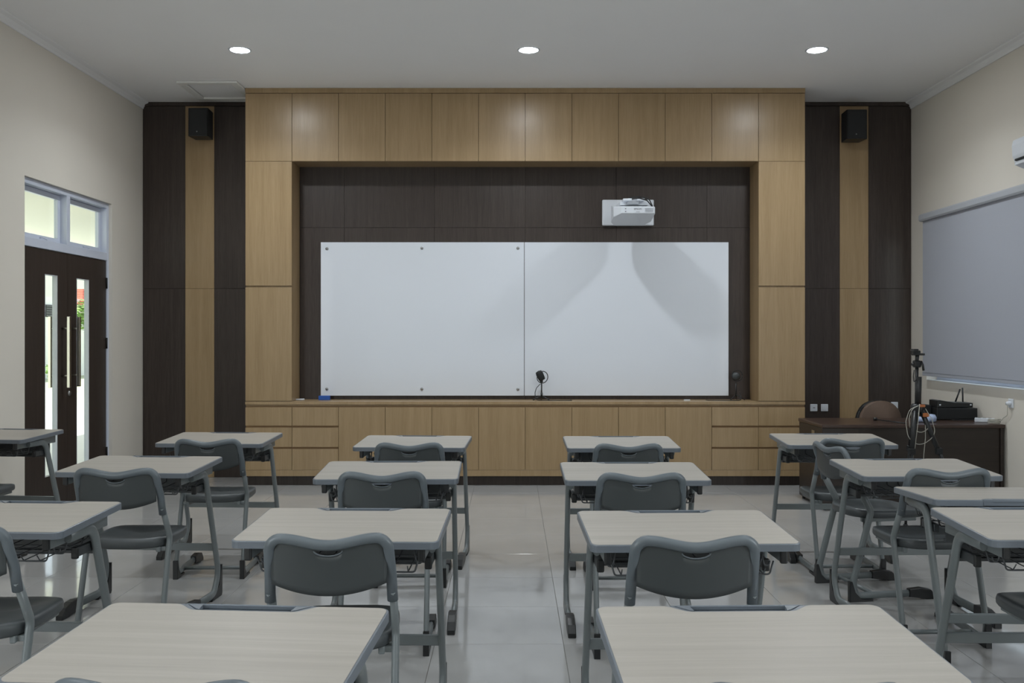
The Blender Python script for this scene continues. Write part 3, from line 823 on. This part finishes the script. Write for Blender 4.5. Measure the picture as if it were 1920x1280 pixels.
def make_chair():
    """origin on the floor below the top of the backrest, facing +y"""
    r = empty('school_chair', (0, 0, 0))
    # panel
    N = 24; hw = .176
    def ztop(x): 
        a = abs(x)/.142
        return .796+.019*min(1, a)**2*(3-2*min(1, a))
    def zbot(x): return .637+.036*(abs(x)/hw)**2
    def ycur(x, z): return -.020*(1-(x/hw)**2)+.016*max(0, (.80-z)/.15)
    bm = bmesh.new(); cols = []
    XS = sorted(set([-hw+2*hw*i/N for i in range(N+1)]+[-.043, -.038, -.03, .03, .038, .043]))
    for x in XS:
        zt_, zb_ = ztop(x)-.006, zbot(x)
        za = .779; inside = abs(x) < .043
        h = .0165*math.sqrt(max(0, 1-(x/.043)**2)) if inside else 0
        rows = [zt_, (zt_+za)/2, za, za-h]+[za-h+(zb_-za+h)*k/6 for k in range(1, 7)]
        cols.append([bm.verts.new((x, ycur(x, z), z)) for z in rows])
    for i in range(len(XS)-1):
        xm = (XS[i]+XS[i+1])/2
        for j in range(len(cols[0])-1):
            if j == 2: continue
            bm.faces.new((cols[i][j], cols[i+1][j], cols[i+1][j+1], cols[i][j+1])).smooth = True
    bmesh.ops.remove_doubles(bm, verts=bm.verts, dist=1e-5)
    bmesh.ops.recalc_face_normals(bm, faces=bm.faces)
    back = part('backrest', bm, M['shell'], r)
    md = back.modifiers.new('thickness', 'SOLIDIFY'); md.thickness = .007; md.offset = 0
    # rolled rim with the two sleeves
    pts = [(-.190, .056, .606), (-.187, .038, .69), (-.1835, .010, .755)]
    arc = [(.144+.038*math.sin(t), .777+.038*math.cos(t)) for t in [PI/2*k/7 for k in range(8)]]
    pts += [(-x, -.020*(1-(x/.185)**2)-.004+.008*max(0, (.80-z)/.023), z) for x, z in reversed(arc)]
    for x in [-.13+.013*k for k in range(21)]:
        pts.append((x, -.020*(1-(x/.185)**2)-.004, ztop(x)))
    pts += [(x, -.020*(1-(x/.185)**2)-.004+.008*max(0, (.80-z)/.023), z) for x, z in arc]
    pts += [(.1835, .010, .755), (.187, .038, .69), (.190, .056, .606)]
    P = fillet(pts[:3], .05, 4)+pts[3:-3]+fillet(pts[-3:], .05, 4)
    bm = bmesh.new(); tube(bm, P, .0170, 12, .0155, up=(1, 0, 0))
    part('rim', bm, M['rim'], back)
    # small lip along the slot
    bm = bmesh.new()
    tube(bm, [(.043*math.cos(a), ycur(.043*math.cos(a), .77)-.004, .779-.0165*math.sin(a)) for a in [PI*k/14 for k in range(15)]], .0025, 6, up=(0, 1, 0))
    part('grip_lip', bm, M['rim'], back)
    # seat
    bm = bmesh.new(); rings = []
    cyS = .278; a_, b_ = .190, .226; n = 44
    def se(t, e=3.2):
        c, s = math.cos(t), math.sin(t)
        return math.copysign(abs(c)**(2/e), c), math.copysign(abs(s)**(2/e), s)
    for sc_, z in ((.0, .450), (.3, .450), (.6, .453), (.8, .459), (.92, .463), (.985, .458), (1.0, .447), (1.0, .428), (.975, .421), (.5, .424), (0, .424)):
        if sc_ == 0: rings.append([bm.verts.new((0, cyS, z+.022))]); continue
        ring = []
        for k in range(n):
            u, v = se(2*PI*k/n)
            zz_ = z + .022 - (.016*max(0, v)**3 if z > .44 else .010*max(0, v)**3)
            if z > .44 and sc_ > .5: zz_ += .004*max(0, -v)
            ring.append(bm.verts.new((a_*u*sc_, cyS+b_*v*sc_, zz_)))
        rings.append(ring)
    for i in range(len(rings)-1):
        A, B = rings[i], rings[i+1]
        for k in range(n):
            k2 = (k+1) % n
            if len(A) == 1: f = bm.faces.new((A[0], B[k], B[k2]))
            elif len(B) == 1: f = bm.faces.new((A[k], B[0], A[k2]))
            else: f = bm.faces.new((A[k], B[k], B[k2], A[k2]))
            f.smooth = True
    part('seat', bm, M['seat'], r)
    for s in (-1, 1):
        x = s*.191
        path = fillet([(x, .050, .64), (x*1.01, .135, .485), (x*1.02, .03, .10), (x*1.02, .045, .030), (x*1.02, .40, .034)], [0, .05, .09, .05, 0], 7)
        bm = bmesh.new(); tube(bm, path, .0125, 14, .0190)
        leg = part('leg', bm, M['tube'], r)
        bm = bmesh.new()
        prism(bm, [(.006, .0), (.006, .11), (.020, .11), (.036, .05), (.07, .014), (.14, .012), (.14, 0)], x*1.02-.014, x*1.02+.014, 'x', .002)
        part('corner_brace', bm, M['black'], leg)
        bm = bmesh.new()
        prism(bm, [(.35, .058), (.35, .016), (.40, .010), (.43, .010), (.45, 0), (.505, 0), (.505, .018), (.475, .052), (.42, .064)], x*1.02-.018, x*1.02+.018, 'x', .004)
        part('foot_cap', bm, M['black'], leg)
        bm = bmesh.new(); box(bm, s*.150-.01, s*.150+.01, .10, .42, .420, .444, .003)
        box(bm, min(s*.150, s*.19), max(s*.150, s*.19), .115, .145, .422, .442, .002)
        part('seat_bracket', bm, M['tube'], r)
    bm = bmesh.new(); tube(bm, [(-.19, .15, .034), (.19, .15, .034)], .011, 10, up=(0, 1, 0))
    part('crossbar', bm, M['tube'], r)
    return r

desk0 = make_desk(); chair0 = make_chair()
rowname = {'A': 'row nearest the board', 'B': 'second row from the board', 'C': 'third row from the board', 'D': 'row nearest the viewer'}
desks = [  # (x, y, turn), label
 ((.601, 3.305, .030), 'large pale desk in the third row, just right of the centre aisle'),
 ((-.588, 3.349, -.028), 'large pale desk in the third row, just left of the centre aisle'),
 ((.558, 2.052, .027), 'nearest pale desk at the bottom right of the picture, its near edge cut off'),
 ((-.661, 2.056, -.073), 'nearest pale desk at the bottom left of the picture, its near edge cut off'),
 ((.601, 4.667, .003), 'pale desk in the second row from the board, right of the centre aisle'),
 ((-.612, 4.708, .015), 'pale desk in the second row from the board, left of the centre aisle'),
 ((.687, 5.951, .006), 'small-looking pale desk in the row by the board, right of the centre aisle'),
 ((-.627, 5.987, -.057), 'small-looking pale desk in the row by the board, left of the centre aisle'),
 ((-1.932, 6.196, -.046), 'pale desk in the row by the board, in front of the left drawers'),
 ((-1.951, 4.921, -.063), 'pale desk in the second row, on the left before the dark double door'),
 ((2.094, 6.118, -.017), 'pale desk in the row by the board, before the left end of the teacher desk'),
 ((2.060, 4.803, .024), 'pale desk in the second row on the right, before the camera tripod'),
 ((-1.913, 3.509, -.052), 'pale desk in the third row, cut by the left edge of the picture'),
 ((-3.555, 6.444, -.126), 'far pale desk beside the dark door, cut by the left edge of the picture'),
 ((2.072, 4.00, PI-.040), 'pale desk turned backwards, its pen tray toward the viewer, on the right'),
 ((1.958, 3.368, -.002), 'pale desk at the right edge, directly in front of the backwards desk'),
]
for i, ((x, y, a), lab) in enumerate(desks):
    o = desk0 if i == 0 else copy_tree(desk0)
    o.location = (x, y, 0); o.rotation_euler = (0, 0, a)
    tag(o, lab, 'desk', 'grey framed student desks')
def CH(px, s): return ((px-960)/s, F/s)
chairs = [
 (CH(1303, 619), .02, 'grey plastic chair at the third row desk right of the aisle'),
 (CH(616.7, 612), .04, 'grey plastic chair at the third row desk left of the aisle'),
 (CH(1202.8, 423.5), 0.0, 'grey chair at the second row desk right of the aisle'),
 (CH(716.6, 420), .02, 'grey chair at the second row desk left of the aisle'),
 (CH(1178.2, 333), .01, 'grey chair at the desk by the board, right of the aisle'),
 (CH(767.6, 330), .01, 'grey chair at the desk by the board, left of the aisle'),
 (CH(390.4, 318.5), .03, 'grey chair whose seat shows, at the desk before the left drawers'),
 (CH(219, 409), .0, 'grey chair whose seat shows, at the second row desk on the left'),
 (CH(-97, 590), .03, 'grey chair cut by the left edge at the third row desk'),
 ((-3.41, 5.62), -.05, 'grey seat at the far left edge, under the desk by the door'),
 (CH(290, 1063), -.03, 'nearest chair at the bottom left, only its rim showing'),
 (CH(1505, 1074), .0, 'nearest chair at the bottom right, only its rim showing'),
 (CH(1597, 316.5), .01, 'grey chair at the desk before the left end of the teacher desk'),
 ((1.785, 5.23), -1.43, 'grey chair turned sideways in the aisle, facing the window'),
 (CH(1777, 410), .02, 'grey chair between the second row right desk and the backwards desk'),
 ((1.965, 3.03), 0.0, 'grey seat cut by the right edge, low beneath the third row desk'),
]
for i, ((x, y), a, lab) in enumerate(chairs):
    o = chair0 if i == 0 else copy_tree(chair0)
    o.location = (x, y, 0); o.rotation_euler = (0, 0, a)
    tag(o, lab, 'chair', 'grey plastic student chairs')

# ------------------------------------------------------------------ teacher desk and what is on it
ty0, ty1, tx0, tx1, tz = F/228, F/211, 2.553, 4.055, .708
org = ((tx0+tx1)/2, (ty0+ty1)/2, 0)
r = empty('teacher_desk', org); tag(r, 'dark brown wooden teacher desk against the right wall', 'desk')
bm = bmesh.new(); box(bm, tx0-.008, tx1, ty0-.012, ty1+.01, tz-.03, tz, .008, 3); obj('tabletop', bm, M['desktop'], parent=r, org=org)
bm = bmesh.new(); box(bm, tx0, tx0+.30, ty0+.005, ty1, .03, tz-.0305, .002); obj('drawer_pedestal', bm, M['desk'], parent=r, org=org)
bm = bmesh.new(); box(bm, tx0+.3005, tx1-.035, ty0+.02, ty0+.038, .05, tz-.0305); obj('modesty_panel', bm, M['desk'], parent=r, org=org)
bm = bmesh.new(); box(bm, tx1-.034, tx1-.006, ty0+.005, ty1, .03, tz-.0305, .002); obj('side_panel', bm, M['desk'], parent=r, org=org)
for x, y in ((tx0+.03, ty0+.03), (tx0+.27, ty0+.03), (tx0+.03, ty1-.03), (tx1-.02, ty0+.03), (tx1-.02, ty1-.03)):
    bm = bmesh.new(); cyl(bm, (x, y, 0), (x, y, .03), .013); obj('foot', bm, M['black'], parent=r, org=org)
bm = bmesh.new(); box(bm, tx0-.003, tx0-.0002, ty0+.20, ty0+.27, tz-.10, tz-.07); obj('label_plate', bm, M['steel'], parent=r, org=org)

# brown chair behind
s = 203.0; c = PX(1650, 785, s); org = (c.x, c.y, 0)
r = empty('office_chair', org); tag(r, 'brown padded chair with rounded back behind the teacher desk', 'chair')
bm = bmesh.new(); t = []
hw = .205
out = [(-hw+.03, .42), (hw-.03, .42), (hw+.01, .60), (hw-.02, .72)]
for k in range(1, 12):
    a = PI*k/12; out.append(((hw-.045)*math.cos(a)*1.0, .745+.095*math.sin(a)))
out += [(-hw+.02, .72), (-hw-.01, .60)]
out = [(c.x+q, z) for q, z in out]; prism(bm, out, c.y-.03, c.y+.03, 'y', .018); obj('backrest', bm, M['brown'], parent=r, org=org, smooth=True)
bm = bmesh.new(); prism(bm, [(c.x+(x-c.x)*1.035, .42+(z-.42)*1.01) for x, z in out], c.y+.0, c.y+.05, 'y', .01)
bmesh.ops.translate(bm, vec=(-.012, 0, 0), verts=bm.verts)
obj('back_shell', bm, M['black'], parent=r, org=org)
bm = bmesh.new(); box(bm, c.x-.22, c.x+.22, c.y-.42+.40, c.y+.43, .40, .47, .03, 3); obj('seat', bm, M['brown'], parent=r, org=org)
bpy.context.view_layer.update()
bm = bmesh.new(); cyl(bm, (c.x, c.y+.2, .08), (c.x, c.y+.2, .40), .025)
for k in range(5):
    a = 2*PI*k/5+.3; tube(bm, [(c.x, c.y+.2, .10), (c.x+.27*math.cos(a), c.y+.2+.27*math.sin(a), .07)], .018, 8, up=(0, 0, 1))
obj('base', bm, M['black'], parent=r, org=org)
for k in range(5):
    a = 2*PI*k/5+.3; px_, py_ = c.x+.27*math.cos(a), c.y+.2+.27*math.sin(a)
    bm = bmesh.new(); cyl(bm, (px_-.02, py_, .028), (px_+.02, py_, .028), .028); obj('caster', bm, M['black'], parent=r, org=org)

def deskpt(px, s): return Vector(((px-960)/s, F/s, tz))
# black recorder box
s1 = 217.0
a, b_ = deskpt(1757, s1), deskpt(1833, s1)
org = ((a.x+b_.x)/2, a.y+.12, tz)
r = empty('computer_box', org); tag(r, 'flat black electronics box lying on the teacher desk', 'computer')
bm = bmesh.new(); box(bm, a.x, b_.x, a.y, a.y+.24, tz+.006, tz+.105, .004, 2); obj('case', bm, M['black'], parent=r, org=org)
bm = bmesh.new(); box(bm, a.x+.01, b_.x-.01, a.y-.003, a.y-.0002, tz+.015, tz+.095, .002); obj('front_panel', bm, M['blackmatte'], parent=r, org=org)
for q in ((a.x+.02, a.y+.02), (b_.x-.02, a.y+.02), (a.x+.02, a.y+.22), (b_.x-.02, a.y+.22)):
    bm = bmesh.new(); cyl(bm, (q[0], q[1], tz), (q[0], q[1], tz+.0065), .01, 10); obj('foot', bm, M['black'], parent=r, org=org)
# second box behind-left
c2 = deskpt(1748, 214)
bm = bmesh.new(); box(bm, c2.x-.075, a.x-.004, c2.y-.02, c2.y+.1, tz, tz+.125, .006, 2)
tag(obj('black_case', bm, M['blackmatte'], org=(c2.x, c2.y+.05, tz)), 'black case standing just left of the flat electronics box', 'case')
# router
zr = tz+.106
org = ((a.x+b_.x)/2, a.y+.11, zr)
r = empty('wifi_router', org); tag(r, 'black wireless router with two raised antennas on top of the flat box', 'router')
bm = bmesh.new()
prism(bm, [(a.x+.01, zr), (a.x+.01, zr+.062), (a.x+.04, zr+.066), (a.x+.16, zr+.045), (b_.x-.03, zr+.042), (b_.x-.03, zr+.004)], a.y+.02, a.y+.18, 'y', .005)
obj('case', bm, M['black'], parent=r, org=org)
for x0, z0, x1, z1 in ((PX(1811, 0, s1).x, .04, PX(1820, 0, s1).x, .152), (PX(1825.5, 0, s1).x, .0, PX(1824.5, 0, s1).x, .165)):
    bm = bmesh.new(); tube(bm, [(x0, a.y+.19, zr+z0), ((x0+x1)/2, a.y+.19, zr+(z0+z1)/2), (x1, a.y+.19, zr+z1)], .0075, 8, .004, up=(1, 0, 0)); obj('antenna', bm, M['black'], parent=r, org=org)
for x in (a.x+.035, b_.x-.05):
    bm = bmesh.new(); box(bm, x-.007, x+.007, a.y+.0185, a.y+.0202, zr+.02, zr+.032); obj('logo', bm, M['white'], parent=r, org=org)
# power strip and adapter
p = deskpt(1846, 222)
org = (p.x, p.y, tz); r = empty('power_strip', org); tag(r, 'white power strip lying at the right end of the teacher desk', 'power strip')
R = Matrix.Rotation(-.5, 3, 'Z')
bm = bmesh.new(); obox(bm, (p.x, p.y, tz+.018), (.15, .055, .034), R, .005, 2); obj('body', bm, M['white'], parent=r, org=org)
for k in (-1, 0, 1):
    q = R @ Vector((k*.04, 0, 0)); bm = bmesh.new(); cyl(bm, (p.x+q.x, p.y+q.y, tz+.035), (p.x+q.x, p.y+q.y, tz+.0365), .013, 14); obj('outlet', bm, M['greyprint'], parent=r, org=org)
q = R @ Vector((.055, -.028, 0)); bm = bmesh.new(); box(bm, p.x+q.x-.012, p.x+q.x+.012, p.y+q.y-.006, p.y+q.y+.002, tz+.006, tz+.022); obj('switch', bm, M['orange'], parent=r, org=org)
p2 = deskpt(1853, 214.5)
bm = bmesh.new(); box(bm, p2.x-.025, p2.x+.028, p2.y-.03, p2.y+.03, tz, tz+.055, .004); cyl(bm, (p2.x-.003, p2.y, tz+.055), (p2.x-.003, p2.y, tz+.085), .006, 8)
tag(obj('power_adapter', bm, M['black'], org=(p2.x, p2.y, tz)), 'small black plug adapter behind the white power strip', 'adapter')
# white coil of cable and lead up to the socket
bm = bmesh.new(); c3 = deskpt(1864, 227); pts = []
for k in range(64):
    a_ = 2*PI*k/16; rr = .042+.005*math.sin(k*1.7); pts.append((c3.x+rr*1.1*math.cos(a_), c3.y+rr*math.sin(a_), tz+.006+.0012*k/2))
pts += [(c3.x+.05, c3.y-.02, tz+.03), (XR-.02, sp.y+.10, tz+.05), (XR-.02, sp.y+.03, sp.z-.10), (XR-.035, sp.y, sp.z-.02)]
tube(bm, fillet(pts, .03, 2), .0035, 6)
cb = obj('cable', bm, M['cable'], org=(c3.x, c3.y, tz)); tag(cb, 'pale coiled cable leading from the desk up to the wall socket', 'cable')
bm = bmesh.new(); lathe(bm, [(0, .03), (.014, .03), (.018, .0), (.018, -.003)], (XR-.0145, sp.y, sp.z), 14, Matrix.Rotation(-PI/2, 4, 'Y')); obj('plug', bm, M['white'], parent=cb, org=(c3.x, c3.y, tz))
# black cable behind the router
bm = bmesh.new()
tube(bm, fillet([(b_.x-.02, a.y+.2, zr+.02), (b_.x+.03, a.y+.2, zr+.035), (b_.x+.05, a.y+.16, zr-.03), (b_.x+.045, a.y+.12, tz+.006), (b_.x-.02, a.y-.03, tz+.006), (b_.x-.25, a.y-.06, tz+.006)], .03), .003, 6)
tag(obj('cable', bm, M['black'], org=(b_.x, a.y+.1, tz)), 'thin black cable looping from the router down to the desk', 'cable')
# thin black rod
bm = bmesh.new(); p0, p1 = deskpt(1640, 218), deskpt(1700, 227)
tube(bm, [(p0.x, p0.y, tz+.012), (p1.x, p1.y, tz+.006)], .005, 8, up=(0, 0, 1)); cyl(bm, (p0.x-.01, p0.y, tz+.014), (p0.x+.018, p0.y-.004, tz+.014), .014, 10)
tag(obj('gooseneck_rod', bm, M['black'], org=tuple(p0)), 'thin black rod lying on the teacher desk before the brown chair', 'rod')
# cloth bundle / rounded blue-white thing
bm = bmesh.new(); p = deskpt(1744, 222)
lathe(bm, [(0, .07), (.03, .064), (.042, .04), (.04, .012), (.02, .0), (0, 0)], (p.x+.01, p.y, p.z), 18)
lathe(bm, [(0, .05), (.03, .045), (.045, .025), (.04, .005), (0, 0)], (p.x-.10, p.y+.01, p.z), 18)
lathe(bm, [(0, .05), (.03, .045), (.045, .025), (.04, .005), (0, 0)], (p.x-.045, p.y-.01, p.z), 18)
tag(obj('cloth_bundle', bm, M['bluewhite'], org=tuple(p)), 'crumpled pale blue cloth bundle on the desk behind the tripod legs', 'cloth')

# ------------------------------------------------------------------ camera tripod before the desk
s = 243.0; tx, ty = (1718-960)/s, F/s
Z = lambda py: CZ-(py-631)/s
X = lambda px: (px-960)/s
org = (tx, ty, 0)
r = empty('camera_tripod', org); tag(r, 'black camera tripod with phone clamp standing before the teacher desk', 'tripod')
zc = Z(765)
bm = bmesh.new(); tube(bm, [(X(1718), ty, zc-.12), (X(1719), ty, Z(684))], .013, 12); obj('centre_column', bm, M['black'], parent=r, org=org)
bm = bmesh.new(); tube(bm, [(X(1721), ty-.01, Z(758)), (X(1722), ty-.01, Z(706))], .02, 12); obj('column_sleeve', bm, M['black'], parent=r, org=org)
bm = bmesh.new(); lathe(bm, [(0, .035), (.03, .035), (.042, .02), (.042, -.02), (.03, -.035), (0, -.035)], (tx, ty, zc), 16); obj('leg_hub', bm, M['black'], parent=r, org=org)
for i, (dx, dy_) in enumerate(((-.16, -.20), (.34, -.12), (.02, .30))):
    foot = Vector((tx+dx*1.05, ty+dy_*1.0, .012)); top_ = Vector((tx+dx*.10, ty+dy_*.10, zc-.02))
    m1 = top_.lerp(foot, .36); m2 = top_.lerp(foot, .68)
    bm = bmesh.new(); tube(bm, [top_, m1], .019, 10); lg = obj('leg', bm, M['black'], parent=r, org=org)
    bm = bmesh.new(); tube(bm, [m1, m2], .014, 10); obj('leg_section', bm, M['black'], parent=lg, org=org)
    bm = bmesh.new(); tube(bm, [m2, foot], .010, 10); obj('leg_section', bm, M['black'], parent=lg, org=org)
    bm = bmesh.new(); obox(bm, m1, (.05, .035, .05), None, .006, 2); obj('leg_clamp', bm, M['blackmatte'], parent=lg, org=org)
    bm = bmesh.new(); cyl(bm, foot-Vector((0, 0, .012)), foot+Vector((0, 0, .012)), .016, 12); obj('rubber_foot', bm, M['blackmatte'], parent=lg, org=org)
for px, py, h in ((1725, 760, .02), (1732, 777, .03)):
    bm = bmesh.new(); obox(bm, (X(px), ty-.03, Z(py)), (.045, .03, h), None, .004); obj('tape_wrap', bm, M['orange'], parent=r, org=org)
zh = Z(682)
bm = bmesh.new(); obox(bm, (X(1719), ty, zh), (.055, .05, .055), None, .012, 3); cyl(bm, (X(1709), ty, zh-.003), (X(1719), ty, zh-.003), .010); cyl(bm, (X(1719), ty, zh), (X(1720), ty, Z(662)), .014)
obj('pan_head', bm, M['black'], parent=r, org=org)
bm = bmesh.new(); tube(bm, [(X(1726), ty-.01, zh+.02), (X(1727), ty-.03, zh-.01), (X(1728.5), ty-.03, zh-.05)], .009, 8); obj('pan_handle', bm, M['black'], parent=r, org=org)
bm = bmesh.new(); obox(bm, (X(1721.5), ty, Z(664)), (.085, .05, .016), None, .003); obox(bm, (X(1717), ty, Z(661)), (.06, .045, .035), None, .005)
obj('quick_plate', bm, M['black'], parent=r, org=org)
bm = bmesh.new(); obox(bm, (X(1713.5), ty-.01, Z(656.5)), (.042, .06, .022), None, .004); obj('phone_clamp', bm, M['black'], parent=r, org=org)
bm = bmesh.new(); tube(bm, fillet([(X(1712), ty-.02, Z(693)), (X(1710.5), ty-.02, Z(705)), (X(1711.5), ty-.02, Z(716)), (X(1716), ty-.02, Z(712))], .03), .004, 6); obj('strap', bm, M['blackmatte'], parent=r, org=org)
# pale cable looped on the tripod
bm = bmesh.new(); yq = ty-.05
def L3(l, y=yq): return [(X(a), y, Z(b)) for a, b in l]
tube(bm, fillet(L3([(1719, 756), (1716, 790), (1710, 840), (1704, 868), (1700, 900)]), .1), .0032, 6)
tube(bm, fillet(L3([(1716, 760), (1700, 766), (1693, 790), (1697, 815), (1704, 826), (1716, 832), (1728, 830), (1742, 820), (1748, 808), (1742, 785), (1730, 765)]), .1), .0028, 6)
tube(bm, fillet(L3([(1716, 759), (1704, 765), (1698, 782), (1700, 800)], yq-.01), .1), .0028, 6)
tube(bm, fillet(L3([(1712, 806), (1722, 810), (1732, 806), (1739, 798)], yq+.01), .1), .0028, 6)
tube(bm, fillet(L3([(1732, 790), (1732, 820), (1729, 850), (1727, 900)], yq+.02), .1), .0028, 6)
tag(obj('cable', bm, M['cable'], org=(tx, yq, zc)), 'pale thin cable looped around the tripod legs', 'cable')

# ------------------------------------------------------------------ things on the worktop
def mic(px, ptop, s, label, dark=False):
    cz = zcnt; x = (px-960)/s; y = F/s
    org = (x, y, cz); r = empty('desk_microphone', org); tag(r, label, 'microphone', 'black microphones on the worktop')
    zz = lambda py: CZ-(py-631)/s
    bm = bmesh.new(); cyl(bm, (x, y, cz+.035), (x, y, zz(717)), .007, 10); cyl(bm, (x, y, cz+.035), (x, y, cz+.075), .011, 10)
    obj('stand', bm, M['black'], parent=r, org=org)
    for dx, dy_ in ((-.085, -.03), (.075, -.035), (.0, .05)):
        bm = bmesh.new(); tube(bm, [(x, y, cz+.045), (x+dx, y+dy_, cz+.006)], .006, 8, up=(0, 0, 1)); obj('leg', bm, M['black'], parent=r, org=org)
    zc_ = zz(ptop)
    RY = Matrix.Rotation(-.5, 4, 'Z') @ Matrix.Rotation(PI/2-.25, 4, 'X')
    bm = bmesh.new(); lathe(bm, [(0, -.05), (.028, -.048), (.034, -.03), (.036, .02), (.03, .045), (0, .052)], (x-.012, y, zc_+.01), 18, Matrix.Rotation(-.45, 4, 'Y'))
    obj('microphone_body', bm, M['blackmatte'], parent=r, org=org)
    bm = bmesh.new()
    Rm = Matrix.Rotation(.35, 3, 'Y')
    ring = [Vector((x+.008, y-.01, zc_-.004))+Rm @ Vector((.052*math.cos(t), .01*math.sin(2*t), .058*math.sin(t))) for t in [2*PI*k/24 for k in range(25)]]
    tube(bm, ring, .0045, 6, up=(0, 1, 0)); obj('shock_mount_ring', bm, M['black'], parent=r, org=org)
    bm = bmesh.new(); obox(bm, (x-.002, y, zz(714)), (.03, .02, .03), None, .004); obj('clamp', bm, M['black'], parent=r, org=org)
    bm = bmesh.new()
    tube(bm, fillet([(x-.01, y-.005, zz(719)), (x-.05, y, zz(727)), (x-.065, y, zz(736)), (x-.06, y-.02, cz+.004), (x+.0, y-.05, cz+.004), (x+.12, y-.06, cz+.004), (x+.30, y-.055, cz+.004), (x+.28, y-.01, cz+.004)], .04), .0035, 6)
    obj('cord', bm, M['black'], parent=r, org=org)
mic(1015.5, 706, 191.8, 'black microphone on a small tripod in front of the boards')
r2 = None
# second microphone in the dark gap at the right
s = 191.5; x, y = (1380-960)/s, F/s; cz = zcnt; org = (x, y, cz)
r = empty('desk_microphone', org); tag(r, 'black round microphone on a tripod, against the dark gap right of the boards', 'microphone', 'black microphones on the worktop')
zz = lambda py: CZ-(py-631)/s
bm = bmesh.new(); cyl(bm, (x, y, cz+.035), (x, y, zz(717)), .006, 10); obj('stand', bm, M['black'], parent=r, org=org)
for dx, dy_ in ((-.06, -.03), (.08, -.03), (.02, .05)):
    bm = bmesh.new(); tube(bm, [(x, y, cz+.055), (x+dx, y+dy_, cz+.006)], .005, 8, up=(0, 0, 1)); obj('leg', bm, M['black'], parent=r, org=org)
bm = bmesh.new(); lathe(bm, [(0, -.03), (.03, -.028), (.04, -.01), (.04, .01), (.03, .026), (0, .03)], (x, y, zz(705)), 18, Matrix.Rotation(PI/2, 4, 'X')); obj('microphone_body', bm, M['plate'], parent=r, org=org)
bm = bmesh.new(); ring = [(x+.01+.052*math.cos(t), y, zz(704)+.055*math.sin(t)) for t in [2*PI*k/24 for k in range(25)]]; tube(bm, ring, .004, 6, up=(0, 1, 0)); obj('shock_mount_ring', bm, M['black'], parent=r, org=org)
bm = bmesh.new(); tube(bm, fillet([(x+.03, y-.02, zz(735)), (x+.05, y-.05, cz+.004), (x-.05, y-.08, cz+.004), (x-.28, y-.06, cz+.004), (x-.30, y-.02, cz+.004)], .04), .0035, 6); obj('cord', bm, M['black'], parent=r, org=org)
# blue eraser
p = PX(609, 748, 190.6); bm = bmesh.new()
box(bm, p.x-.058, p.x+.052, p.y-.025, p.y+.02, zcnt, zcnt+.042, .004, 2)
er = obj('board_eraser', bm, M['blue'], org=(p.x, p.y, zcnt)); tag(er, 'blue whiteboard eraser on the worktop at the left board corner', 'eraser')
bm = bmesh.new(); box(bm, p.x-.056, p.x+.05, p.y-.023, p.y+.018, zcnt+.0002, zcnt+.008); obj('felt_pad', bm, M['blackmatte'], parent=er, org=(p.x, p.y, zcnt))
# bits of chalk-like white pieces beside the left column
bm = bmesh.new(); p = PX(560, 748, 191.6)
for k, (dx, dy_, a) in enumerate(((-.02, 0, .3), (.02, -.01, -.4), (.03, .02, .1))):
    obox(bm, (p.x+dx, p.y+dy_, zcnt+.008), (.045, .014, .014), Matrix.Rotation(a, 3, 'Z'), .003)
tag(obj('paper_clips', bm, M['white'], org=(p.x, p.y, zcnt)), 'small white marker caps lying beside the left oak column', 'marker caps')
bm = bmesh.new(); p = PX(1288, 749, 192.5); box(bm, p.x-.03, p.x+.03, p.y-.012, p.y+.012, zcnt, zcnt+.01, .003, 2)
tag(obj('adhesive_pad', bm, M['white'], org=(p.x, p.y, zcnt)), 'small flat white piece on the worktop below the right board', 'small item')
